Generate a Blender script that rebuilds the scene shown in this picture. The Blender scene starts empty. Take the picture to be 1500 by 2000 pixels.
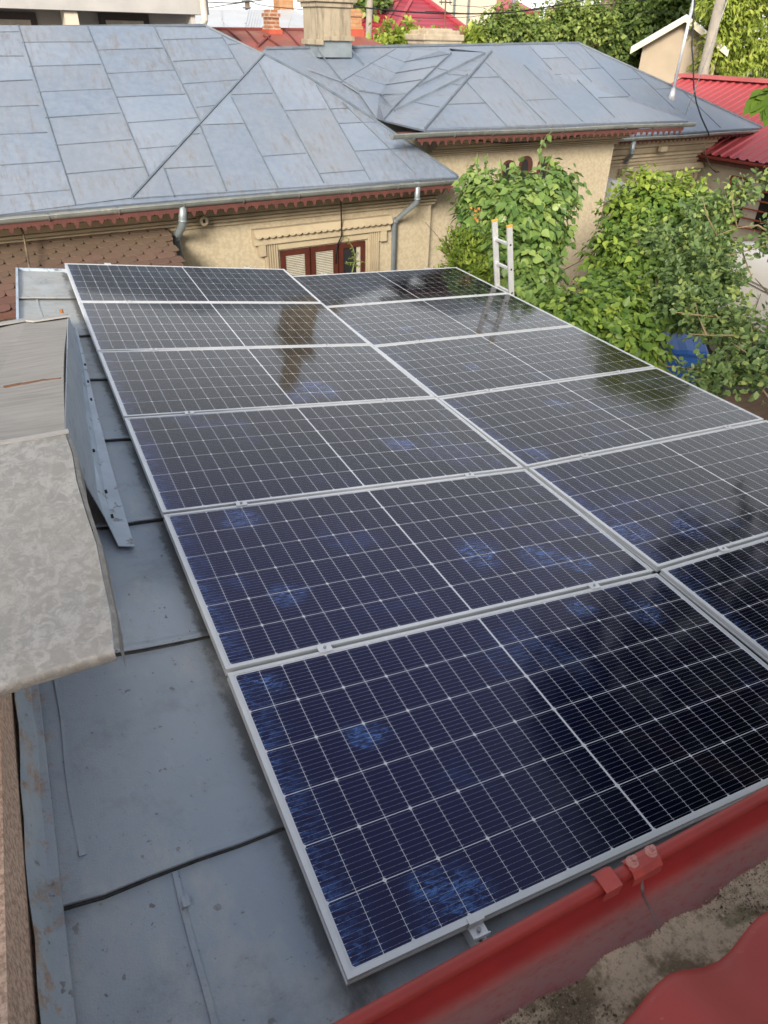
import bpy, bmesh, math, random
import numpy as np
from mathutils import Vector, Matrix

random.seed(7)
RNG = np.random.default_rng(11)
R = math.radians
S = bpy.context.scene
COL = S.collection

# ------------------------------------------------------------------ camera
CAM = np.array([-0.31211, -0.754117, 2.030982])
RW = np.array([[0.897442, -0.44065, 0.02062],
               [-0.233419, -0.514013, -0.825413],
               [0.374317, 0.735947, -0.564153]])      # rows: image right, image down, forward
FPX = 1368.0
cd = bpy.data.cameras.new('camera')
cam = bpy.data.objects.new('camera', cd)
COL.objects.link(cam)
cam.matrix_world = Matrix([[RW[0][i], -RW[1][i], -RW[2][i], CAM[i]] for i in range(3)] + [[0, 0, 0, 1]])
cd.sensor_fit = 'HORIZONTAL'
cd.sensor_width = 36
cd.lens = FPX / 1500 * 36
cd.clip_start = 0.05
cd.clip_end = 2000
cd.dof.use_dof = True
cd.dof.focus_distance = 2.9
cd.dof.aperture_fstop = 11
S.camera = cam

# ------------------------------------------------------------------ world, sun, exposure
SUN_AZ, SUN_EL = R(215), R(24)          # azimuth from +Y towards +X
w = bpy.data.worlds.new('World')
S.world = w
w.use_nodes = True
wn, wl = w.node_tree.nodes, w.node_tree.links
sky = wn.new('ShaderNodeTexSky')
sky.sky_type = 'NISHITA'
sky.sun_disc = False
sky.sun_elevation = SUN_EL
sky.sun_rotation = SUN_AZ
sky.air_density = 1.0
sky.dust_density = 4.0
sky.ozone_density = 1.0
hs = wn.new('ShaderNodeHueSaturation')
hs.inputs['Saturation'].default_value = 0.85
hs.inputs['Value'].default_value = 1.35
wl.new(sky.outputs['Color'], hs.inputs['Color'])
veil = wn.new('ShaderNodeMix')                  # thin bright overcast over the clear sky
veil.data_type = 'RGBA'
tcw = wn.new('ShaderNodeTexCoord')
sxw = wn.new('ShaderNodeSeparateXYZ')
mrw = wn.new('ShaderNodeMapRange')
wl.new(tcw.outputs['Generated'], sxw.inputs[0])
wl.new(sxw.outputs[2], mrw.inputs[0])
mrw.inputs[1].default_value = 0.05
mrw.inputs[2].default_value = 0.75
mrw.inputs[3].default_value = 0.82
mrw.inputs[4].default_value = 0.16
wl.new(mrw.outputs[0], veil.inputs[0])
veil.inputs[7].default_value = (11.2, 10.95, 10.6, 1)
wl.new(hs.outputs['Color'], veil.inputs[6])
wl.new(veil.outputs[2], wn['Background'].inputs['Color'])
wn['Background'].inputs['Strength'].default_value = 0.12
sd = bpy.data.lights.new('sun', 'SUN')
sd.energy = 4.0
sd.angle = R(14)
sd.color = (1.0, 0.92, 0.80)
sun = bpy.data.objects.new('sun', sd)
COL.objects.link(sun)
_sv = Vector((math.sin(SUN_AZ) * math.cos(SUN_EL), math.cos(SUN_AZ) * math.cos(SUN_EL), math.sin(SUN_EL)))
sun.rotation_euler = _sv.to_track_quat('Z', 'Y').to_euler()
sun.location = _sv * 60
S.view_settings.view_transform = 'Standard'
S.view_settings.look = 'None'
S.view_settings.exposure = 0.47
S.view_settings.gamma = 1.0
S.cycles.max_bounces = 8
S.cycles.use_denoising = True

# ------------------------------------------------------------------ measuring helpers (photo pixel -> point on a real plane)
WP = np.array([[0.992131, 0.001723, 0.125193],
               [-0.0, 0.999905, -0.013763],
               [-0.125205, 0.013655, 0.992037]])      # panel frame -> world
NP = WP[:, 2]
HA = R(5)
HX = np.array([math.cos(HA), math.sin(HA), 0.0])
HY = np.array([-math.sin(HA), math.cos(HA), 0.0])
ZH = np.array([0, 0, 1.0])
GZ = -2.9


def H(U, V, Z):
    return HX * U + HY * V + ZH * Z


def ray(x, y):
    d = RW.T @ np.array([(x - 750) / FPX, (y - 1000) / FPX, 1.0])
    return d / np.linalg.norm(d)


def at(x, y, n, d):
    r = ray(x, y)
    n = np.asarray(n, float)
    return CAM + r * ((d - n @ CAM) / (n @ r))


def atV(x, y, V): return at(x, y, HY, V)
def atU(x, y, U): return at(x, y, HX, U)
def atX(x, y, X): return at(x, y, (1, 0, 0), X)
def atY(x, y, Y): return at(x, y, (0, 1, 0), Y)
def atZ(x, y, Z): return at(x, y, (0, 0, 1), Z)


def atD(x, y, D):
    return CAM + RW.T @ np.array([(x - 750) / FPX, (y - 1000) / FPX, 1.0]) * D


def onroof(x, y, h): return at(x, y, NP, h)
def PF(u, v, h=0.0): return WP @ np.array([u, v, h], float)


# ------------------------------------------------------------------ mesh builder
class MB:
    def __init__(self):
        self.v, self.f, self.mi = [], [], []

    def add(self, vs, fs, m=0):
        b = len(self.v)
        self.v += [tuple(float(c) for c in p) for p in vs]
        self.f += [tuple(i + b for i in f) for f in fs]
        self.mi += [m] * len(fs)

    def hexa(self, p, m=0):                      # 8 points: bottom loop, top loop
        self.add(p, [(3, 2, 1, 0), (4, 5, 6, 7), (0, 1, 5, 4), (1, 2, 6, 5), (2, 3, 7, 6), (3, 0, 4, 7)], m)

    def box(self, c, s, X=(1, 0, 0), Y=(0, 1, 0), Z=(0, 0, 1), m=0):
        c, X, Y, Z = [np.asarray(a, float) for a in (c, X, Y, Z)]
        hx, hy, hz = X * s[0] / 2, Y * s[1] / 2, Z * s[2] / 2
        self.hexa([c - hx - hy - hz, c + hx - hy - hz, c + hx + hy - hz, c - hx + hy - hz,
                   c - hx - hy + hz, c + hx - hy + hz, c + hx + hy + hz, c - hx + hy + hz], m)

    def hbox(self, u0, u1, v0, v1, z0, z1, m=0):
        self.hexa([H(u0, v0, z0), H(u1, v0, z0), H(u1, v1, z0), H(u0, v1, z0),
                   H(u0, v0, z1), H(u1, v0, z1), H(u1, v1, z1), H(u0, v1, z1)], m)

    def bar(self, p, q, w, h, up=(0, 0, 1), m=0):  # bar resting on the line p-q, rising along up
        p, q, up = [np.asarray(a, float) for a in (p, q, up)]
        d = q - p
        L = np.linalg.norm(d)
        if L < 1e-6:
            return
        d /= L
        s = np.cross(d, up)
        s /= np.linalg.norm(s)
        n = np.cross(s, d)
        self.box((p + q) / 2 + n * h / 2, (L, w, h), d, s, n, m)

    def tube(self, pts, r, n=8, cap=True, m=0):
        pts = [np.asarray(p, float) for p in pts]
        k = len(pts)
        rr = r if hasattr(r, '__len__') else [r] * k
        t = [pts[min(i + 1, k - 1)] - pts[max(i - 1, 0)] for i in range(k)]
        t = [a / (np.linalg.norm(a) + 1e-12) for a in t]
        a = np.cross(t[0], (0, 0, 1.0))
        if np.linalg.norm(a) < 1e-3:
            a = np.cross(t[0], (1.0, 0, 0))
        a /= np.linalg.norm(a)
        vs = []
        for i in range(k):
            a = a - t[i] * (a @ t[i])
            a /= np.linalg.norm(a)
            b = np.cross(t[i], a)
            for j in range(n):
                th = 2 * math.pi * j / n
                vs.append(pts[i] + (a * math.cos(th) + b * math.sin(th)) * rr[i])
        fs = []
        for i in range(k - 1):
            for j in range(n):
                j2 = (j + 1) % n
                fs.append((i * n + j, i * n + j2, (i + 1) * n + j2, (i + 1) * n + j))
        if cap:
            fs.append(tuple(range(n - 1, -1, -1)))
            fs.append(tuple((k - 1) * n + j for j in range(n)))
        self.add(vs, fs, m)

    def slab(self, poly, t, nrm, m=0):           # polygon thickened downwards along -nrm
        poly = [np.asarray(p, float) for p in poly]
        nrm = np.asarray(nrm, float)
        k = len(poly)
        vs = poly + [p - nrm * t for p in poly]
        fs = [tuple(range(k)), tuple(range(2 * k - 1, k - 1, -1))]
        fs += [(i, i + k, (i + 1) % k + k, (i + 1) % k) for i in range(k)]
        self.add(vs, fs, m)

    def prism(self, prof, axis_pts, m=0, closed=True, cap=True):
        """prof: list of (a,b) in section; axis_pts: list of (origin, A, B) frames."""
        k = len(prof)
        vs = []
        for o, A, B in axis_pts:
            for a, b in prof:
                vs.append(np.asarray(o) + np.asarray(A) * a + np.asarray(B) * b)
        fs = []
        n = len(axis_pts)
        rng = range(k if closed else k - 1)
        for i in range(n - 1):
            for j in rng:
                j2 = (j + 1) % k
                fs.append((i * k + j, i * k + j2, (i + 1) * k + j2, (i + 1) * k + j))
        if cap and closed:
            fs.append(tuple(range(k - 1, -1, -1)))
            fs.append(tuple((n - 1) * k + j for j in range(k)))
        self.add(vs, fs, m)

    def grid(self, P, m=0):                      # P[i][j] points
        a, b = len(P), len(P[0])
        vs = [p for row in P for p in row]
        fs = [(i * b + j, i * b + j + 1, (i + 1) * b + j + 1, (i + 1) * b + j) for i in range(a - 1) for j in range(b - 1)]
        self.add(vs, fs, m)

    def build(self, name, mat, parent=None, smooth=False, fix=True, bevel=0.0):
        me = bpy.data.meshes.new(name)
        me.from_pydata(self.v, [], self.f)
        mats = mat if isinstance(mat, (list, tuple)) else [mat]
        for x in mats:
            me.materials.append(x)
        if len(mats) > 1:
            me.polygons.foreach_set('material_index', self.mi)
        if fix:
            bm = bmesh.new()
            bm.from_mesh(me)
            bmesh.ops.recalc_face_normals(bm, faces=bm.faces)
            bm.to_mesh(me)
            bm.free()
        if smooth:
            me.polygons.foreach_set('use_smooth', [True] * len(me.polygons))
        me.update()
        ob = bpy.data.objects.new(name, me)
        COL.objects.link(ob)
        if parent is not None:
            set_parent(ob, parent)
        if bevel:
            md = ob.modifiers.new('bevel', 'BEVEL')
            md.width = bevel
            md.segments = 2
            md.limit_method = 'ANGLE'
            md.angle_limit = R(40)
        return ob


ORIGIN = {}


def set_parent(ob, parent):                      # vertices are in world (or thing) coordinates; parents are unrotated empties or meshes
    ob.parent = parent
    base = ORIGIN.get(parent.name, (0, 0, 0))
    ob.location = tuple(-c for c in base)
    ORIGIN[ob.name] = (0, 0, 0)


def tag(o, label, cat, group=None, kind=None):
    if label: o['label'] = label
    if cat: o['category'] = cat
    if group: o['group'] = group
    if kind: o['kind'] = kind
    return o


def thing(name, label, cat, loc=(0, 0, 0), group=None):
    o = bpy.data.objects.new(name, None)
    o.empty_display_size = 0.1
    COL.objects.link(o)
    o.location = tuple(float(c) for c in loc)
    ORIGIN[o.name] = tuple(float(c) for c in loc)
    return tag(o, label, cat, group)


# ------------------------------------------------------------------ materials
def newmat(name):
    m = bpy.data.materials.new(name)
    m.use_nodes = True
    nt = m.node_tree
    return m, nt, nt.nodes['Principled BSDF']


class NT:
    def __init__(self, nt):
        self.nt = nt

    def n(self, t, **kw):
        x = self.nt.nodes.new(t)
        for k, v in kw.items():
            setattr(x, k, v)
        return x

    def link(self, a, b): self.nt.links.new(a, b)

    def val(self, sock, v):
        if hasattr(v, 'is_linked') or isinstance(v, bpy.types.NodeSocket):
            self.link(v, sock)
        else:
            sock.default_value = v

    def math(self, op, a, b=None, c=None):
        x = self.n('ShaderNodeMath', operation=op)
        self.val(x.inputs[0], a)
        if b is not None: self.val(x.inputs[1], b)
        if c is not None: self.val(x.inputs[2], c)
        return x.outputs[0]

    def mix(self, f, a, b):
        x = self.n('ShaderNodeMix', data_type='RGBA')
        self.val(x.inputs[0], f)
        self.val(x.inputs[6], a if not isinstance(a, tuple) else (*a, 1) if len(a) == 3 else a)
        self.val(x.inputs[7], b if not isinstance(b, tuple) else (*b, 1) if len(b) == 3 else b)
        return x.outputs[2]

    def coord(self, kind='Object'):
        if kind == 'World':
            return self.n('ShaderNodeNewGeometry').outputs['Position']
        return self.n('ShaderNodeTexCoord').outputs[kind]

    def mapping(self, vec, scale=(1, 1, 1), rot=(0, 0, 0), loc=(0, 0, 0)):
        x = self.n('ShaderNodeMapping')
        self.link(vec, x.inputs['Vector'])
        x.inputs['Scale'].default_value = scale
        x.inputs['Rotation'].default_value = rot
        x.inputs['Location'].default_value = loc
        return x.outputs[0]

    def noise(self, vec, scale, detail=4, rough=0.55, dist=0.0):
        x = self.n('ShaderNodeTexNoise')
        self.link(vec, x.inputs['Vector'])
        x.inputs['Scale'].default_value = scale
        x.inputs['Detail'].default_value = detail
        x.inputs['Roughness'].default_value = rough
        x.inputs['Distortion'].default_value = dist
        return x.outputs['Fac']

    def voro(self, vec, scale, feature='F1', out='Distance'):
        x = self.n('ShaderNodeTexVoronoi', feature=feature)
        self.link(vec, x.inputs['Vector'])
        x.inputs['Scale'].default_value = scale
        return x.outputs[out]

    def ramp(self, f, stops):
        x = self.n('ShaderNodeValToRGB')
        self.link(f, x.inputs[0])
        cr = x.color_ramp
        while len(cr.elements) < len(stops):
            cr.elements.new(0.5)
        for e, (p, c) in zip(cr.elements, stops):
            e.position = p
            e.color = (*c, 1) if not isinstance(c, float) else (c, c, c, 1)
        return x.outputs[0]

    def step(self, f, a, b):
        x = self.n('ShaderNodeMapRange', interpolation_type='SMOOTHSTEP')
        self.val(x.inputs[0], f)
        x.inputs[1].default_value = a
        x.inputs[2].default_value = b
        return x.outputs[0]

    def bump(self, h, strength=0.3, dist=0.01):
        x = self.n('ShaderNodeBump')
        x.inputs['Strength'].default_value = strength
        x.inputs['Distance'].default_value = dist
        self.link(h, x.inputs['Height'])
        return x.outputs[0]


def pm(name, c1, c2=None, scale=3.0, rough=0.7, metal=0.0, bump=0.0, bscale=40.0, bdist=0.01, c3=None, s3=1.0, t3=(0.55, 0.7),
       coord='World', stretch=(1, 1, 1), spec=0.5):
    """Noise-mottled principled material; c3 = patches with a shape of their own."""
    m, nt, b = newmat(name)
    t = NT(nt)
    P = t.mapping(t.coord(coord), stretch)
    if c2 is None:
        c2 = tuple(c * 0.8 for c in c1)
    f = t.step(t.noise(P, scale, 6, 0.62), 0.3, 0.7)
    col = t.mix(f, c1, c2)
    if c3:
        col = t.mix(t.step(t.noise(P, s3, 8, 0.65), *t3), col, c3)
    t.link(col, b.inputs['Base Color'])
    b.inputs['Roughness'].default_value = rough
    b.inputs['Metallic'].default_value = metal
    b.inputs['Specular IOR Level'].default_value = spec
    if bump:
        t.link(t.bump(t.noise(P, bscale, 5, 0.6), bump, bdist), b.inputs['Normal'])
    return m


M = {}
M['alu'] = pm('anodised_aluminium', (.68, .70, .72), (.60, .62, .64), 6, 0.38, 0.35)
M['alu_plate'] = pm('milled_aluminium', (.70, .71, .73), (.60, .61, .63), 9, 0.36, 0.45)
M['steel'] = pm('galvanised_steel', (.40, .41, .42), (.30, .31, .32), 12, 0.45, 0.8)
M['zinc'] = pm('zinc_gutter', (.34, .36, .34), (.24, .26, .25), 4, 0.42, 0.55, c3=(.46, .46, .40), s3=7, t3=(.55, .7))
M['pipe'] = pm('zinc_pipe', (.30, .34, .37), (.23, .27, .29), 4, 0.45, 0.45)
M['wood_trim'] = pm('oxblood_trim', (.115, .035, .028), (.075, .026, .021), 9, 0.75)
M['window_red'] = pm('mahogany_paint', (.085, .022, .014), (.06, .016, .011), 8, 0.4)
M['blind'] = pm('blind_slat', (.42, .40, .33), (.36, .34, .28), 10, 0.6)
M['moulding'] = pm('lime_moulding', (.43, .36, .245), (.34, .28, .19), 2.5, 0.9, bump=0.15, bscale=60, c3=(.36, .29, .19), s3=2.2, t3=(.56, .75))
M['stucco_plain'] = pm('smooth_render', (.56, .50, .41), (.48, .43, .35), 1.2, 0.92, bump=0.1, bscale=50)
M['white_render'] = pm('white_render', (.46, .44, .42), (.39, .37, .355), 1.0, 0.9)
M['grey_fascia'] = pm('grey_fascia', (.40, .39, .38), (.33, .325, .32), 1.2, 0.8)
M['cream_wall'] = pm('cream_wall', (.60, .55, .45), (.52, .47, .39), 0.8, 0.9)
M['brown_frame'] = pm('brown_frame', (.07, .055, .05), None, 5, 0.5)
M['beige_frame'] = pm('beige_frame', (.56, .51, .44), None, 5, 0.5)
M['dark'] = pm('dark_cavity', (.012, .012, .012), None, 5, 0.9)
M['cable'] = pm('black_cable', (.014, .014, .015), None, 5, 0.55)
M['cable_tan'] = pm('old_tan_cable', (.20, .15, .09), (.03, .025, .02), 6, 0.7)
M['rope'] = pm('white_rope', (.74, .74, .72), None, 5, 0.8)
M['concrete'] = pm('weathered_concrete', (.30, .265, .22), (.22, .195, .165), 3, 0.9, bump=0.2, bscale=50)
M['red_paint'] = pm('red_coated_steel', (.275, .034, .028), (.215, .028, .024), 5, 0.46, 0.0, bump=0.08, bscale=260, bdist=.001, c3=(.30, .10, .085), s3=42, t3=(.66, .72), spec=.35)
M['red_paint_rough'] = pm('red_coated_bracket', (.36, .055, .042), (.27, .042, .036), 30, 0.5)
M['bolt_pink'] = pm('faded_red_bolt', (.46, .22, .20), (.30, .14, .125), 90, 0.55)
M['ochre_plastic'] = pm('ochre_plastic', (.62, .33, .05), None, 8, 0.5)
M['blue_plastic'] = pm('blue_plastic', (.018, .085, .30), (.014, .065, .24), 4, 0.42, bump=0.1, bscale=80)
M['rubber'] = pm('rubber', (.016, .016, .017), None, 9, 0.8)
M['van_white'] = pm('van_paint', (.74, .72, .68), (.68, .66, .62), 1.0, 0.3)
M['van_trim'] = pm('taupe_bumper', (.15, .13, .105), (.11, .10, .085), 4, 0.55)
M['bark'] = pm('bark', (.16, .11, .07), (.09, .065, .045), 12, 0.9, bump=0.5, bscale=60)
M['bark_light'] = pm('pale_bark', (.30, .22, .13), (.20, .14, .08), 14, 0.85, bump=0.4, bscale=70)
M['stem'] = pm('green_stem', (.14, .17, .05), (.10, .09, .04), 10, 0.8)
M['rust_red_roof'] = pm('rust_red_sheet', (.30, .075, .05), (.20, .07, .045), 1.3, 0.7, c3=(.27, .13, .085), s3=0.8, t3=(.45, .6))
M['grey_sheet'] = pm('pale_grey_sheet', (.52, .54, .56), (.46, .48, .50), 0.8, 0.5, 0.1)
M['wine_roof'] = pm('wine_red_tile', (.30, .03, .042), (.24, .026, .036), 0.6, 0.45)
M['pink_roof'] = pm('faded_red_tile', (.40, .10, .11), (.33, .08, .09), 0.7, 0.5)
M['stone'] = pm('mossy_stone', (.44, .37, .27), (.30, .25, .18), 5, 0.95, bump=0.5, bscale=30, c3=(.34, .24, .06), s3=4, t3=(.56, .7))


def mat_roof_blue():
    m, nt, b = newmat('blue_grey_roof_sheet')
    t = NT(nt)
    P = t.coord('World')
    big = t.step(t.noise(P, 0.55, 5, 0.6), 0.35, 0.65)
    col = t.mix(big, (.142, .182, .248), (.185, .218, .275))
    fine = t.step(t.noise(t.mapping(P, (2, 2, 2)), 6, 8, 0.7), 0.3, 0.75)
    col = t.mix(t.math('MULTIPLY', fine, 0.35), col, (.29, .33, .38))
    # brown run-off and rust bloom
    patch = t.step(t.noise(P, 1.1, 5, 0.65), 0.40, 0.60)
    streak = t.step(t.noise(t.mapping(P, (7, 1.6, 1.6), (0, 0, HA)), 2.2, 8, 0.72), 0.46, 0.70)
    col = t.mix(t.math('MULTIPLY', t.math('MULTIPLY', patch, streak), 0.9), col, (.150, .140, .130))
    isl = t.n('ShaderNodeNewGeometry').outputs['Random Per Island']
    col = t.mix(t.math('MULTIPLY', t.step(isl, .55, 1.0), .28), col, (.20, .215, .235))
    col = t.mix(t.math('MULTIPLY', t.step(isl, .40, .0), .20), col, (.27, .325, .41))
    speck = t.step(t.noise(P, 38, 3, 0.6), 0.70, 0.76)
    col = t.mix(t.math('MULTIPLY', speck, 0.5), col, (.12, .10, .09))
    t.link(col, b.inputs['Base Color'])
    t.link(t.math('ADD', t.math('MULTIPLY', fine, 0.16), 0.40), b.inputs['Roughness'])
    h = t.math('ADD', t.noise(P, 1.6, 4, 0.5), t.math('MULTIPLY', t.noise(P, 30, 3, 0.5), 0.03))
    t.link(t.bump(h, 0.35, 0.05), b.inputs['Normal'])
    return m


def mat_shed():
    m, nt, b = newmat('slate_blue_shed_sheet')
    t = NT(nt)
    P = t.coord('World')
    big = t.step(t.noise(P, 1.3, 5, 0.6), 0.35, 0.65)
    col = t.mix(big, (.290, .355, .440), (.335, .395, .470))
    # greyer, grained tone towards the far end of the roof
    sep = t.n('ShaderNodeSeparateXYZ')
    t.link(P, sep.inputs[0])
    y = t.math('ADD', sep.outputs[1], t.math('MULTIPLY', t.math('SUBTRACT', t.noise(P, 1.5, 5, 0.6), 0.5), 1.2))
    far_grey = t.step(y, 2.3, 5.6)
    grain = t.noise(t.mapping(P, (1, 5, 5)), 5, 8, 0.7)
    col = t.mix(far_grey, col, t.mix(t.step(grain, .3, .7), (.37, .39, .385), (.30, .30, .28)))
    fine = t.step(t.noise(P, 60, 6, 0.7), 0.35, 0.7)
    col = t.mix(t.math('MULTIPLY', fine, 0.45), col, (.35, .39, .42))
    scr = t.step(t.noise(t.mapping(P, (1, 3, 1), (0, 0, .5)), 14, 6, 0.75), 0.66, 0.72)
    col = t.mix(t.math('MULTIPLY', scr, 0.55), col, (.33, .34, .33))
    # rust along the wall flashing
    edge = t.step(t.math('ADD', sep.outputs[0], t.math('MULTIPLY', t.noise(P, 5, 6, 0.7), 0.20)), -0.50, -0.585)
    near = t.step(sep.outputs[1], 2.0, 1.4)
    rn = t.step(t.noise(P, 11, 8, 0.7), 0.50, 0.58)
    rust = t.math('MULTIPLY', t.math('MULTIPLY', edge, near), rn)
    col = t.mix(t.math('MULTIPLY', rust, 0.9), col, t.mix(t.step(t.noise(P, 40, 5, .7), .4, .6), (.32, .17, .08), (.40, .27, .17)))
    edge_dirt_shade = t.math('MULTIPLY', t.step(t.math('ADD', sep.outputs[0], t.math('MULTIPLY', t.math('SUBTRACT', t.noise(P, 16, 6, .75), .5), .10)), -.045, -.012), t.step(sep.outputs[0], .12, .06))  # dirt line that also paints in the shade under the panels' left edge
    col = t.mix(t.math('MULTIPLY', edge_dirt_shade, .8), col, (.075, .075, .07))
    dots = t.step(t.noise(P, 27, 2, 0.5), 0.70, 0.72)
    col = t.mix(t.math('MULTIPLY', dots, 0.8), col, (.10, .085, .07))
    t.link(col, b.inputs['Base Color'])
    t.link(t.math('ADD', t.math('MULTIPLY', fine, 0.15), 0.50), b.inputs['Roughness'])
    h = t.math('ADD', t.math('MULTIPLY', t.noise(P, 2.5, 4, 0.5), 0.5), t.math('MULTIPLY', t.noise(P, 160, 3, 0.6), 0.07))
    isl = t.n('ShaderNodeNewGeometry').outputs['Random Per Island']
    col = t.mix(t.math('MULTIPLY', isl, .22), col, (.215, .255, .30))
    wst = t.step(t.noise(t.mapping(P, (1.2, .6, 1)), 2.4, 7, .7), .50, .64)
    col = t.mix(t.math('MULTIPLY', wst, .75), col, (.40, .43, .45))
    dk = t.step(t.noise(P, 3.4, 8, .72), .50, .68)
    col = t.mix(t.math('MULTIPLY', dk, .45), col, (.19, .22, .25))
    grit = t.step(t.noise(P, 55, 5, .75), .635, .68)
    col = t.mix(t.math('MULTIPLY', grit, .6), col, (.12, .115, .105))
    t.link(col, b.inputs['Base Color'])
    h = t.math('ADD', h, t.math('MULTIPLY', t.noise(P, 7, 3, .5), .12))
    t.link(t.bump(h, 0.55, 0.04), b.inputs['Normal'])
    return m


def mat_stucco():
    m, nt, b = newmat('worm_textured_stucco')
    t = NT(nt)
    P = t.coord('World')
    D = t.n('ShaderNodeTexNoise')
    t.link(P, D.inputs['Vector'])
    D.inputs['Scale'].default_value = 14
    D.inputs['Detail'].default_value = 3
    mx = t.n('ShaderNodeVectorMath', operation='MULTIPLY_ADD')
    t.link(D.outputs['Color'], mx.inputs[0])
    mx.inputs[1].default_value = (.09, .09, .09)
    t.link(P, mx.inputs[2])
    v = t.voro(mx.outputs[0], 23, 'SMOOTH_F1')
    worm = t.step(v, 0.22, 0.62)
    big = t.step(t.noise(P, 0.9, 5, 0.6), 0.35, 0.7)
    col = t.mix(big, (.455, .395, .285), (.415, .355, .25))
    col = t.mix(t.math('MULTIPLY', worm, 0.42), col, (.29, .235, .15))
    t.link(col, b.inputs['Base Color'])
    b.inputs['Roughness'].default_value = 0.95
    t.link(t.bump(worm, -1.0, 0.035), b.inputs['Normal'])
    return m


def mat_galv():
    m, nt, b = newmat('mottled_galvanised_sheet')
    t = NT(nt)
    P = t.coord('World')
    a = t.step(t.noise(t.mapping(P, (1, 1, 1)), 34, 5, 0.62, 0.9), 0.40, 0.62)
    c = t.step(t.noise(P, 5, 5, 0.6), 0.35, 0.65)
    col = t.mix(a, (.270, .270, .258), (.385, .382, .368))
    col = t.mix(t.math('MULTIPLY', c, 0.4), col, (.31, .305, .285))
    col = t.mix(t.math('MULTIPLY', t.step(t.noise(P, 26, 4, .6), .62, .70), 0.5), col, (.43, .42, .385))
    col = t.mix(t.math('MULTIPLY', t.step(t.noise(P, 150, 5, .7), .45, .7), .30), col, (.20, .195, .18))
    stn = t.step(t.noise(t.mapping(P, (6, 1.2, 1.2)), 3.0, 6, .65), .52, .72)
    col = t.mix(t.math('MULTIPLY', stn, .35), col, (.25, .225, .18))
    t.link(col, b.inputs['Base Color'])
    b.inputs['Roughness'].default_value = 0.6
    b.inputs['Metallic'].default_value = 0.25
    t.link(t.bump(t.noise(P, 9, 4, .5), 0.25, 0.02), b.inputs['Normal'])
    return m


def mat_weathered():
    m, nt, b = newmat('weathered_grey_brown_sheet')
    t = NT(nt)
    P = t.coord('World')
    g = t.noise(t.mapping(P, (1.2, 9, 9)), 3.2, 8, 0.68)
    col = t.mix(t.step(g, 0.32, 0.68), (.33, .31, .285), (.245, .225, .20))
    col = t.mix(t.math('MULTIPLY', t.step(t.noise(P, 2.2, 5, .6), .5, .7), .5), col, (.36, .34, .31))
    t.link(col, b.inputs['Base Color'])
    b.inputs['Roughness'].default_value = 0.75
    t.link(t.bump(g, 0.25, 0.01), b.inputs['Normal'])
    return m


def mat_brown_stucco():
    m, nt, b = newmat('brown_sand_render')
    t = NT(nt)
    P = t.coord('World')
    f = t.noise(t.mapping(P, (1, 1, .6)), 75, 6, 0.75)
    col = t.mix(t.step(f, 0.36, 0.62), (.38, .25, .18), (.78, .56, .43))
    col = t.mix(t.math('MULTIPLY', t.step(t.noise(P, 3, 4, .6), .4, .7), .4), col, (.55, .39, .29))
    t.link(col, b.inputs['Base Color'])
    b.inputs['Roughness'].default_value = 0.95
    t.link(t.bump(f, 0.7, 0.008), b.inputs['Normal'])
    return m


def mat_shingle():
    m, nt, b = newmat('brown_bitumen_shingle')
    t = NT(nt)
    P = t.coord('World')
    isl = t.n('ShaderNodeNewGeometry').outputs['Random Per Island']
    col = t.mix(isl, (.095, .042, .033), (.150, .070, .055))
    g = t.noise(P, 220, 3, .7)
    col = t.mix(t.math('MULTIPLY', t.step(g, .45, .7), .35), col, (.26, .15, .12))
    sep = t.n('ShaderNodeSeparateXYZ')
    t.link(P, sep.inputs[0])
    dirt = t.step(t.math('ADD', sep.outputs[2], t.math('MULTIPLY', t.noise(P, 2, 5, .6), .3)), -0.42, -0.10)
    col = t.mix(t.math('MULTIPLY', dirt, .8), col, (.135, .100, .066))
    t.link(col, b.inputs['Base Color'])
    b.inputs['Roughness'].default_value = 0.95
    t.link(t.bump(g, 0.5, 0.004), b.inputs['Normal'])
    return m


def mat_brick(name, c1, c2, mortar, sc):
    m, nt, b = newmat(name)
    t = NT(nt)
    P = t.coord('Object')
    sep = t.n('ShaderNodeSeparateXYZ')
    t.link(P, sep.inputs[0])
    cmb = t.n('ShaderNodeCombineXYZ')
    t.link(t.math('ADD', sep.outputs[0], sep.outputs[1]), cmb.inputs[0])
    t.link(sep.outputs[2], cmb.inputs[1])
    br = t.n('ShaderNodeTexBrick')
    t.link(cmb.outputs[0], br.inputs['Vector'])
    br.inputs['Color1'].default_value = (*c1, 1)
    br.inputs['Color2'].default_value = (*c2, 1)
    br.inputs['Mortar'].default_value = (*mortar, 1)
    br.inputs['Scale'].default_value = sc
    br.inputs['Mortar Size'].default_value = 0.03
    br.inputs['Brick Width'].default_value = 0.5
    br.inputs['Row Height'].default_value = 0.18
    col = t.mix(t.math('MULTIPLY', t.step(t.noise(P, 6, 6, .65), .4, .7), .5), br.outputs['Color'], tuple(c * .55 for c in c1))
    t.link(col, b.inputs['Base Color'])
    b.inputs['Roughness'].default_value = 0.95
    t.link(t.bump(br.outputs['Fac'], -0.6, 0.02), b.inputs['Normal'])
    return m


def mat_old_chimney():
    m, nt, b = newmat('sooty_cream_render')
    t = NT(nt)
    P = t.coord('World')
    col = t.mix(t.step(t.noise(P, 2.2, 6, .65), .35, .65), (.36, .305, .22), (.29, .245, .175))
    s = t.noise(t.mapping(P, (7, 7, 1.0)), 1.4, 7, .7)
    col = t.mix(t.math('MULTIPLY', t.step(s, .46, .64), .8), col, (.17, .14, .105))
    t.link(col, b.inputs['Base Color'])
    b.inputs['Roughness'].default_value = 0.95
    t.link(t.bump(t.noise(P, 25, 5, .6), 0.4, 0.01), b.inputs['Normal'])
    return m


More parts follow.
